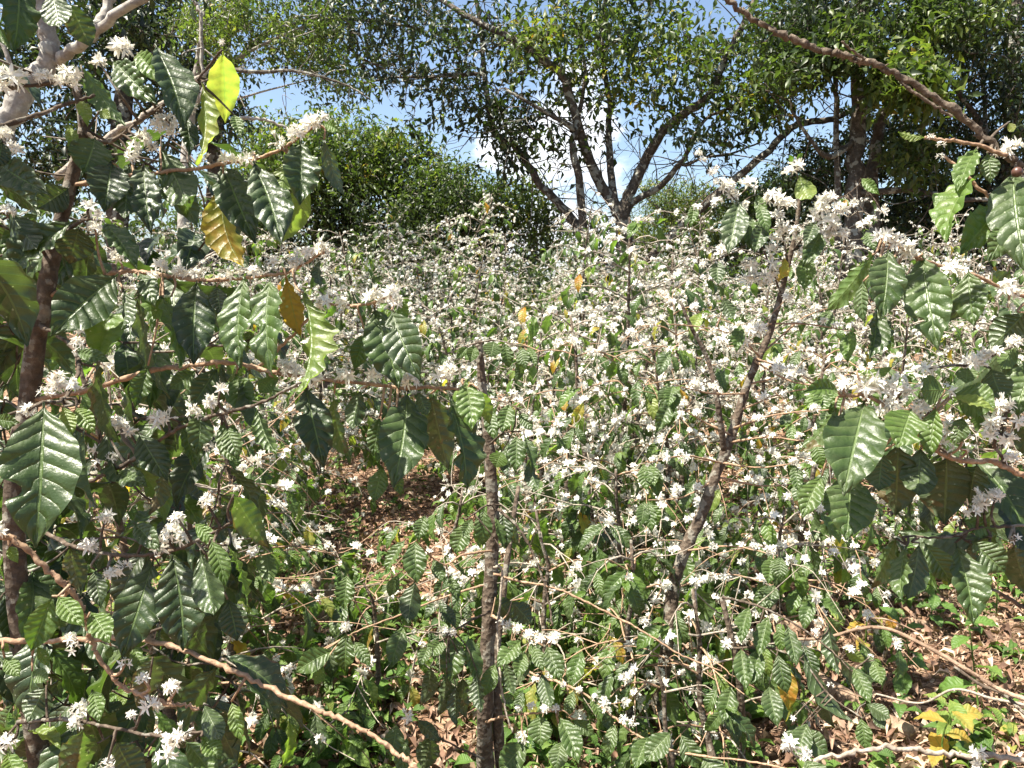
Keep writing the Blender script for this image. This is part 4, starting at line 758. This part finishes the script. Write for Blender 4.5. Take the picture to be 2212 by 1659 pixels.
bough('thin pale branch hanging straight down from the top left of the frame', [(405, -40, 6), (422, 5, 6), (433, 35, 6), (437, 140, 6), (440, 210, 6)], .02, .010, M_PALE, 2)
bough('arching dark bare branch crossing the patch of sky at left', [(500, 152, 8), (570, 155, 8), (633, 153, 8), (690, 165, 8), (745, 182, 8), (800, 215, 8)], .022, .008, M_TRUNK, 3, 8)
bough('short pale bare branch left of the highest blossom of the left shrub', [(520, 255, 5), (570, 258, 5), (610, 272, 5), (632, 284, 5)], .012, .005, M_PALE, 4, 3)
# far-off wood that closes the view
rng = np.random.default_rng(5); g = G(); cs = []
for i in range(1500):
    x = rng.uniform(-34, 34); y = rng.uniform(27, 36); cs.append([x, y, rng.uniform(0, 3.6 + .8 * math.sin(x * .5) ** 2 + (2.5 if x < -9 or x > 11 else 0))])
leaf_cloud(g, np.array(cs), 18, .38, .3, .7, rng); tag(g.build('far_wood', M_TREE), 'far green wood behind the coffee thicket', 'wood', kind='stuff')
g = G(); cs = []
for i in range(700):
    a = rng.uniform(0, 1); u = rng.uniform(300, 2300); d = rng.uniform(13.4, 15); p = base_of(u, d); p[2] = rng.uniform(.1, 2.2 if u < 1230 or u > 1500 else 1.7); cs.append(p)
leaf_cloud(g, np.array(cs), 20, .12, .3, .3, rng, tj=.14); tag(g.build('undergrowth', M_TREE), 'green undergrowth between the thicket and the trees', 'undergrowth', kind='stuff')

# ------------------------------------------------------------------ ground, litter, weeds
nx = 160; xs = np.sign(np.linspace(-1, 1, nx)) * np.abs(np.linspace(-1, 1, nx)) ** 2.6 * 300; ys = np.concatenate([np.linspace(-12, 14, 120), 14 + np.linspace(0, 1, 40)[1:] ** 2.4 * 500])
X, Y = np.meshgrid(xs, ys); Z = ground_z(X, Y) * np.clip(1.3 - np.hypot(X, Y) / 30, 0, 1)
i = np.arange(len(ys) - 1)[:, None] * nx; j = np.arange(nx - 1)[None]
g = G(); g.add(np.stack([X, Y, Z], -1).reshape(-1, 3), np.stack([i + j, i + j + 1, i + nx + j + 1, i + nx + j], -1).reshape(-1, 4)); tag(g.build('ground', M_GROUND), kind='structure')
rng = np.random.default_rng(9)
def on_ground(n, dmin, dmax, um=1300, power=1.0, off=0.0):
    d = dmin + (dmax - dmin) * rng.uniform(0, 1, n) ** power; u = rng.uniform(1106 - um, 1106 + um, n)
    x = (u - 1106) / FPX * d; return np.stack([x, d, ground_z(x, d) + off], -1), u, d
BANK_DRY = leaf_bank(8, 2, 4, 12, wave=.12, corr=.0, bend=.2, fold=.7, nw=1.8, twist=1.2, tipcurl=.3)
g = G(); pos, u, d = on_ground(26000, 1.6, 8.5, power=1.25); pos[:, 2] += rng.uniform(.002, .03, len(pos)); a = rng.uniform(0, 6.28, len(pos))
dd = np.stack([np.cos(a), np.sin(a), rng.normal(0, .25, len(pos))], -1); nn = np.stack([rng.normal(0, .4, len(pos)), rng.normal(0, .4, len(pos)), np.ones(len(pos))], -1); Ls = rng.uniform(.02, .085, len(pos))
leaves(g, BANK_DRY, pos, dd, nn, Ls, Ls * rng.uniform(.22, .45, len(pos)), np.clip(rng.normal(.55, .25, len(pos)), 0, 1))
tag(g.build('leaf_litter', M_LITTER), 'reddish brown dry leaves lying all over the ground', 'leaf litter', kind='stuff')
# dry straw and fallen twigs over the clearing on the right
g = G(); pos, u, d = on_ground(5200, 1.7, 4.8); k = 0
for p, uu in zip(pos, u):
    if uu < 1500 and rng.random() < .7: continue
    a = rng.normal(.25, .7); L = rng.uniform(.06, .3); e = p + [math.cos(a) * L, math.sin(a) * L, rng.uniform(0, .03)]; m = (p + e) / 2 + [0, 0, rng.uniform(.005, .03)]
    g.tube([p + [0, 0, .012], m, e], [.0018, .0014, .0008], 3, cap=False)
tag(g.build('dry_straw', M_LOG), 'pale dry straw and fine twigs strewn over the clearing', 'straw', kind='stuff')
# low weeds
BANK_WEED = leaf_bank(8, 1, 4, 31, wave=.05, corr=0, bend=.15, fold=.3, nw=1.5, tipcurl=.15)
g = G(); pos, u, d = on_ground(4200, 1.7, 8.0, power=1.1)
keep = []
for p, uu, dd_ in zip(pos, u, d):
    dens = .9 + .35 * math.sin(p[0] * 2.3 + 1) * math.cos(p[1] * 1.9)
    if uu > 1650 and dd_ < 3.6: dens *= .10 + .25 * (abs(uu - 2180) < 90)
    if 640 < uu < 1000 and dd_ > 4.2: dens *= .35
    if 880 < uu < 1040 and dd_ < 3: dens *= .35
    keep.append(rng.random() < dens)
pos = pos[np.array(keep)]
nlv = rng.integers(4, 10, len(pos)); C = np.repeat(pos, nlv, axis=0); M = len(C); a = rng.uniform(0, 6.28, M); hh = np.repeat(rng.uniform(.02, .14, len(pos)), nlv) * rng.uniform(.3, 1.1, M)
dd = np.stack([np.cos(a), np.sin(a), rng.normal(.1, .35, M)], -1); q = C + dd * .015; q[:, 2] = C[:, 2] + hh
Ls = rng.uniform(.03, .085, M) * np.repeat(rng.uniform(.7, 1.2, len(pos)), nlv); nn = np.stack([rng.normal(0, .35, M), rng.normal(0, .35, M), np.ones(M)], -1)
leaves(g, BANK_WEED, q, dd, nn, Ls, Ls * .55, np.clip(np.repeat(rng.normal(.38, .16, len(pos)), nlv) + rng.normal(0, .06, M), 0, .85))
for p, h in zip(pos, rng.uniform(.05, .14, len(pos))): g.tube([p + [0, 0, -.01], p + [rng.normal(0, .01), rng.normal(0, .01), h]], [.0015, .001], 3, cap=False)
tag(g.build('weeds', M_WEED), 'low green weeds covering the ground under the shrubs', 'weeds', kind='stuff')
# seedlings and taller weeds one can tell apart on the clearing
SEED = [(1990, 2.95, .30, .30, 9, 'leafy green seedling standing up in the middle of the litter clearing'), (1910, 3.25, .26, .86, 5, 'yellow-leaved seedling beside the arched pale branch'), (2185, 2.75, .36, .42, 5, 'broad-leaved green seedling at the right edge of the clearing'), (2100, 2.45, .22, .72, 6, 'yellow-green seedling in front of the dark forked branch at the lower right'),
        (2130, 2.30, .26, .95, 5, 'seedling with golden yellow leaves near the lower right corner'), (2205, 3.6, .34, .6, 6, 'tall yellow-green seedling at the right edge beyond the clearing'), (1870, 3.7, .24, .5, 7, 'green seedling cluster at the back of the clearing'), (2050, 3.5, .2, .3, 7, 'small dark green seedling under the hanging glossy leaves on the right'), (700, 2.35, .2, .55, 8, 'fresh green seedling at the bottom edge left of the straight stem'), (640, 2.3, .16, .35, 6, 'broad-leaved seedling at the bottom left of the litter path')]
for (u, d, h, tn, nl, lab) in SEED:
    p = at_ground(u, d); root = thing('seedling', p, lab, 'seedling', 'seedlings on the ground'); st = np.array([[0, 0, -.02], [rng.normal(0, .02), rng.normal(0, .02), h * .5], [rng.normal(0, .03), rng.normal(0, .03), h]])
    g = G(); g.tube(smooth_path(st, 5), np.linspace(.004, .0018, 11), 6); g.build('stem', M_WEED, root)
    M = nl; z = np.linspace(.3, 1, M); a = np.arange(M) * 2.4 + rng.uniform(0, 6); pos_ = np.stack([np.interp(z * h, st[:, 2], st[:, 0]), np.interp(z * h, st[:, 2], st[:, 1]), z * h], -1)
    dd = np.stack([np.cos(a), np.sin(a), rng.uniform(-.6, .5, M)], -1); Ls = rng.uniform(.08, .14, M) * (1.2 - .4 * z); nn = np.stack([rng.normal(0, .2, M), rng.normal(-.2, .2, M), np.ones(M)], -1)
    for k in range(M):
        lg = G(); leaves(lg, BANK_HI, pos_[k:k + 1], dd[k:k + 1], nn[k:k + 1], Ls[k:k + 1], Ls[k:k + 1] * .5, np.array([np.clip(tn + rng.normal(0, .06), 0, 1)])); lg.build('leaf', M_WEED, root, origin=pos_[k], loc=pos_[k])
# logs, stump, fallen branches
def log(name, label, cat, a, b, r0, r1, seed, m=M_LOG, lift=.6, group=None):
    rg = np.random.default_rng(seed); A = at_ground(*a); B = at_ground(*b); t = np.linspace(0, 1, 12)[:, None]; W = A * (1 - t) + B * t; W[:, 2] = ground_z(W[:, 0], W[:, 1]) + r0 * lift; W += rg.normal(0, r0 * .12, W.shape)
    g = G(); g.tube(W, np.linspace(r0, r1, 12) * rg.uniform(.88, 1.1, 12), 12, jit=.12, seed=seed); tag(g.build(name, m, None, origin=A, loc=A), label, cat, group)
log('fallen_log', 'weathered grey-brown log lying across the litter clearing at the lower right', 'log', (1810, 2.95), (2030, 2.55), .04, .034, 1, group='logs on the clearing')
log('fallen_log', 'short brown log at the back of the clearing behind the arched pale branch', 'log', (1690, 3.5), (1860, 3.55), .035, .03, 2, group='logs on the clearing')
log('fallen_log', 'thin broken log in the lower right clearing pointing at the camera', 'log', (1925, 2.35), (1960, 2.12), .022, .018, 3, group='logs on the clearing')
log('fallen_log', 'far short log near the hanging leaves on the right', 'log', (2000, 3.5), (2060, 3.45), .03, .028, 4, group='logs on the clearing')
p = at_ground(690, 3.5); g = G(); W = np.array([[0, 0, -.05], [-.015, 0, .1], [-.03, .01, .22], [-.05, .02, .34]]); g.tube(smooth_path(W, 4), np.linspace(.06, .045, 13), 12, jit=.16); W2 = np.array([[.02, -.02, -.03], [.08, -.03, .05], [.13, -.04, .02]]); g.tube(smooth_path(W2, 4), np.linspace(.04, .022, 9), 8, jit=.15)
tag(g.build('tree_stump', M_LOG, None, loc=p), 'old brown tree stump beside the litter path left of the middle', 'stump')
def stick(label, pts, r0, r1, m, seed):
    W = np.array([P(*q) for q in pts]); s = smooth_path(W, 7); g = G(); rg = np.random.default_rng(seed); rr = np.linspace(r0, r1, len(s)) * rg.uniform(.9, 1.1, len(s)); g.tube(s, rr, 7, jit=.1)
    for i in range(4, len(s) - 2, 5): dr = nrm(rg.normal(0, 1, 3)); g.tube([s[i], s[i] + dr * r0 * 3], [r1 * .7, r1 * .3], 4)
    tag(g.build('fallen_branch', m, None, origin=W[0], loc=W[0]), label, 'branch', 'fallen branches at the lower right')
stick('long pale branch arching over the litter clearing at the lower right', [(1640, 1350, 2.35), (1688, 1376, 2.3), (1775, 1379, 2.25), (1858, 1358, 2.2), (1915, 1358, 2.15), (1975, 1383, 2.1), (2042, 1419, 2.05), (2108, 1459, 2.0), (2158, 1489, 1.98), (2212, 1509, 1.95), (2330, 1545, 1.9)], .0042, .0065, M_LOG, 1)
stick('kinked pale twig resting over the log at the lower right', [(1892, 1499, 2.3), (1988, 1519, 2.25), (2062, 1489, 2.2), (2142, 1509, 2.15), (2212, 1523, 2.1), (2300, 1560, 2.05)], .003, .0048, M_GREY, 2)
stick('dark branch running off the right edge beside the arching pale one', [(2060, 1440, 2.1), (2120, 1480, 2.06), (2170, 1500, 2.0), (2212, 1540, 1.95), (2290, 1590, 1.9)], .004, .006, M_STEM, 3)
stick('short pale twig above the arching branch', [(1880, 1335, 2.7), (1915, 1338, 2.68), (1960, 1355, 2.66), (1995, 1372, 2.6)], .003, .002, M_LOG, 4)
# the drooping row of leaves, their shade painted as dark tints, between the low bush and the clearing
O = at_ground(1640, 2.3)
row = thing('coffee_shrub', O, 'low coffee bush with a slanting row of dark hanging leaves left of the litter clearing', 'coffee shrub', 'flowering coffee shrubs of the plantation')
g = G(); s = smooth_path([O + [0, 0, -.05], P(1600, 1500, 2.3), P(1560, 1290, 2.3)], 5); g.tube(s, np.linspace(.014, .008, len(s)), 8, jit=.1); g.build('stem', M_STEM, row, origin=O)
hbranch(row, O, [(1560, 1290), (1640, 1310), (1720, 1350), (1790, 1400), (1840, 1450)], 2.28, 2.1, .005, .002, M_STEM,
    [(1788, 1345, 1810, 1458, 38, .08, 'b'), (1808, 1412, 1890, 1472, 26, .2, 'b'), (1735, 1390, 1762, 1470, 34, .12), (1700, 1350, 1720, 1440, 32, .2), (1660, 1330, 1640, 1420, 34, .28), (1620, 1310, 1600, 1390, 30, .3), (1842, 1440, 1880, 1520, 30, .3), (1888, 1426, 1905, 1480, 32, .34), (1825, 1400, 1870, 1430, 26, .7, 'b'), (1680, 1345, 1690, 1410, 26, .4)], [(1835, 1405, 34), (1760, 1365, 26), (1880, 1418, 18, 1), (1600, 1380, 40), (1622, 1372, 38), (1570, 1390, 36)])
hbranch(row, O, [(1570, 1400), (1660, 1400), (1735, 1430), (1790, 1500), (1860, 1550)], 2.25, 2.0, .005, .002, M_STEM,
    [(1735, 1416, 1833, 1568, 44, .08, 'b'), (1870, 1519, 1924, 1552, 32, .12, 'b'), (1885, 1536, 1912, 1575, 24, .1, 'b'), (1680, 1410, 1700, 1500, 36, .2), (1640, 1400, 1622, 1480, 36, .28), (1600, 1400, 1612, 1490, 40, .26), (1780, 1480, 1800, 1570, 36, .1, 'b'), (1860, 1550, 1870, 1620, 34, .35), (1720, 1580, 1790, 1630, 50, .22), (1745, 1560, 1720, 1640, 44, .24), (1580, 1480, 1560, 1560, 40, .28), (1660, 1480, 1680, 1570, 42, .2)], [(1712, 1552, 22, 1), (1795, 1480, 20, 1)])

# ------------------------------------------------------------------ light, sky, camera
SUN_EL, SUN_AZ = rad(64), rad(248)       # azimuth clockwise from +y (straight ahead)
sd = Vector((math.sin(SUN_AZ) * math.cos(SUN_EL), math.cos(SUN_AZ) * math.cos(SUN_EL), math.sin(SUN_EL)))
l = bpy.data.lights.new('sun', 'SUN'); l.energy = 5.0; l.angle = rad(.53); l.color = (1, .94, .82)
so = bpy.data.objects.new('sun', l); COL.objects.link(so); so.rotation_euler = (-sd).to_track_quat('-Z', 'Y').to_euler()
w = bpy.data.worlds.new('World'); SC.world = w; w.use_nodes = True; nt = w.node_tree; n = N(nt)
for x in list(nt.nodes): nt.nodes.remove(x)
sky = n('TexSky', sky_type='NISHITA', sun_disc=False, sun_elevation=SUN_EL, sun_rotation=SUN_AZ, air_density=1.0, dust_density=2.5, ozone_density=1.2)
tc = n('TexCoord'); dirv = tc.outputs['Generated']
cn = n('TexNoise', ins={'Vector': n('Mapping', ins={'Vector': dirv, 'Scale': (2.2, 2.2, 4.5)}).outputs[0], 'Scale': 2.3, 'Detail': 8.0, 'Roughness': .58}).outputs['Fac']
cd = nrm(P(1170, 360, 1) - CAM)
dt = n('VectorMath', operation='DOT_PRODUCT', ins={0: dirv, 1: tuple(cd)}).outputs['Value']
near = n('MapRange', ins={0: dt, 1: .976, 2: .998, 3: 0.0, 4: .40}).outputs[0]
cm = n('MapRange', interpolation_type='SMOOTHSTEP', ins={0: n.math('ADD', cn, near), 1: .80, 2: .92, 3: 0.0, 4: 1.0}).outputs[0]
elev = n('SeparateXYZ', ins={0: dirv}).outputs[2]
hz = n('MapRange', interpolation_type='SMOOTHSTEP', ins={0: elev, 1: .0, 2: .75, 3: 1.0, 4: 0.0}).outputs[0]
skc = n.mix(hz, sky.outputs[0], n.mix(1.0, sky.outputs[0], (1.45, 1.5, 1.55), 'MULTIPLY'))
col = n.mix(n.math('MULTIPLY', cm, .92), skc, (8.6, 8.8, 9.2))
bg = n('Background', ins={'Color': col, 'Strength': .055}); wo = n('OutputWorld'); nt.links.new(bg.outputs[0], wo.inputs[0])
cam = bpy.data.cameras.new('camera'); co = bpy.data.objects.new('camera', cam); COL.objects.link(co); co.location = CAM; co.rotation_euler = (rad(90) - PITCH, 0, 0)
cam.sensor_width = 36; cam.lens = 36 * FPX / 2212; cam.clip_start = .05; cam.clip_end = 2000; SC.camera = co
SC.view_settings.view_transform = 'Standard'; SC.view_settings.look = 'None'; SC.view_settings.exposure = 1.7; SC.view_settings.gamma = 1
SC.cycles.max_bounces = 8; SC.cycles.diffuse_bounces = 3; SC.cycles.glossy_bounces = 3; SC.cycles.transmission_bounces = 4; SC.cycles.use_denoising = True
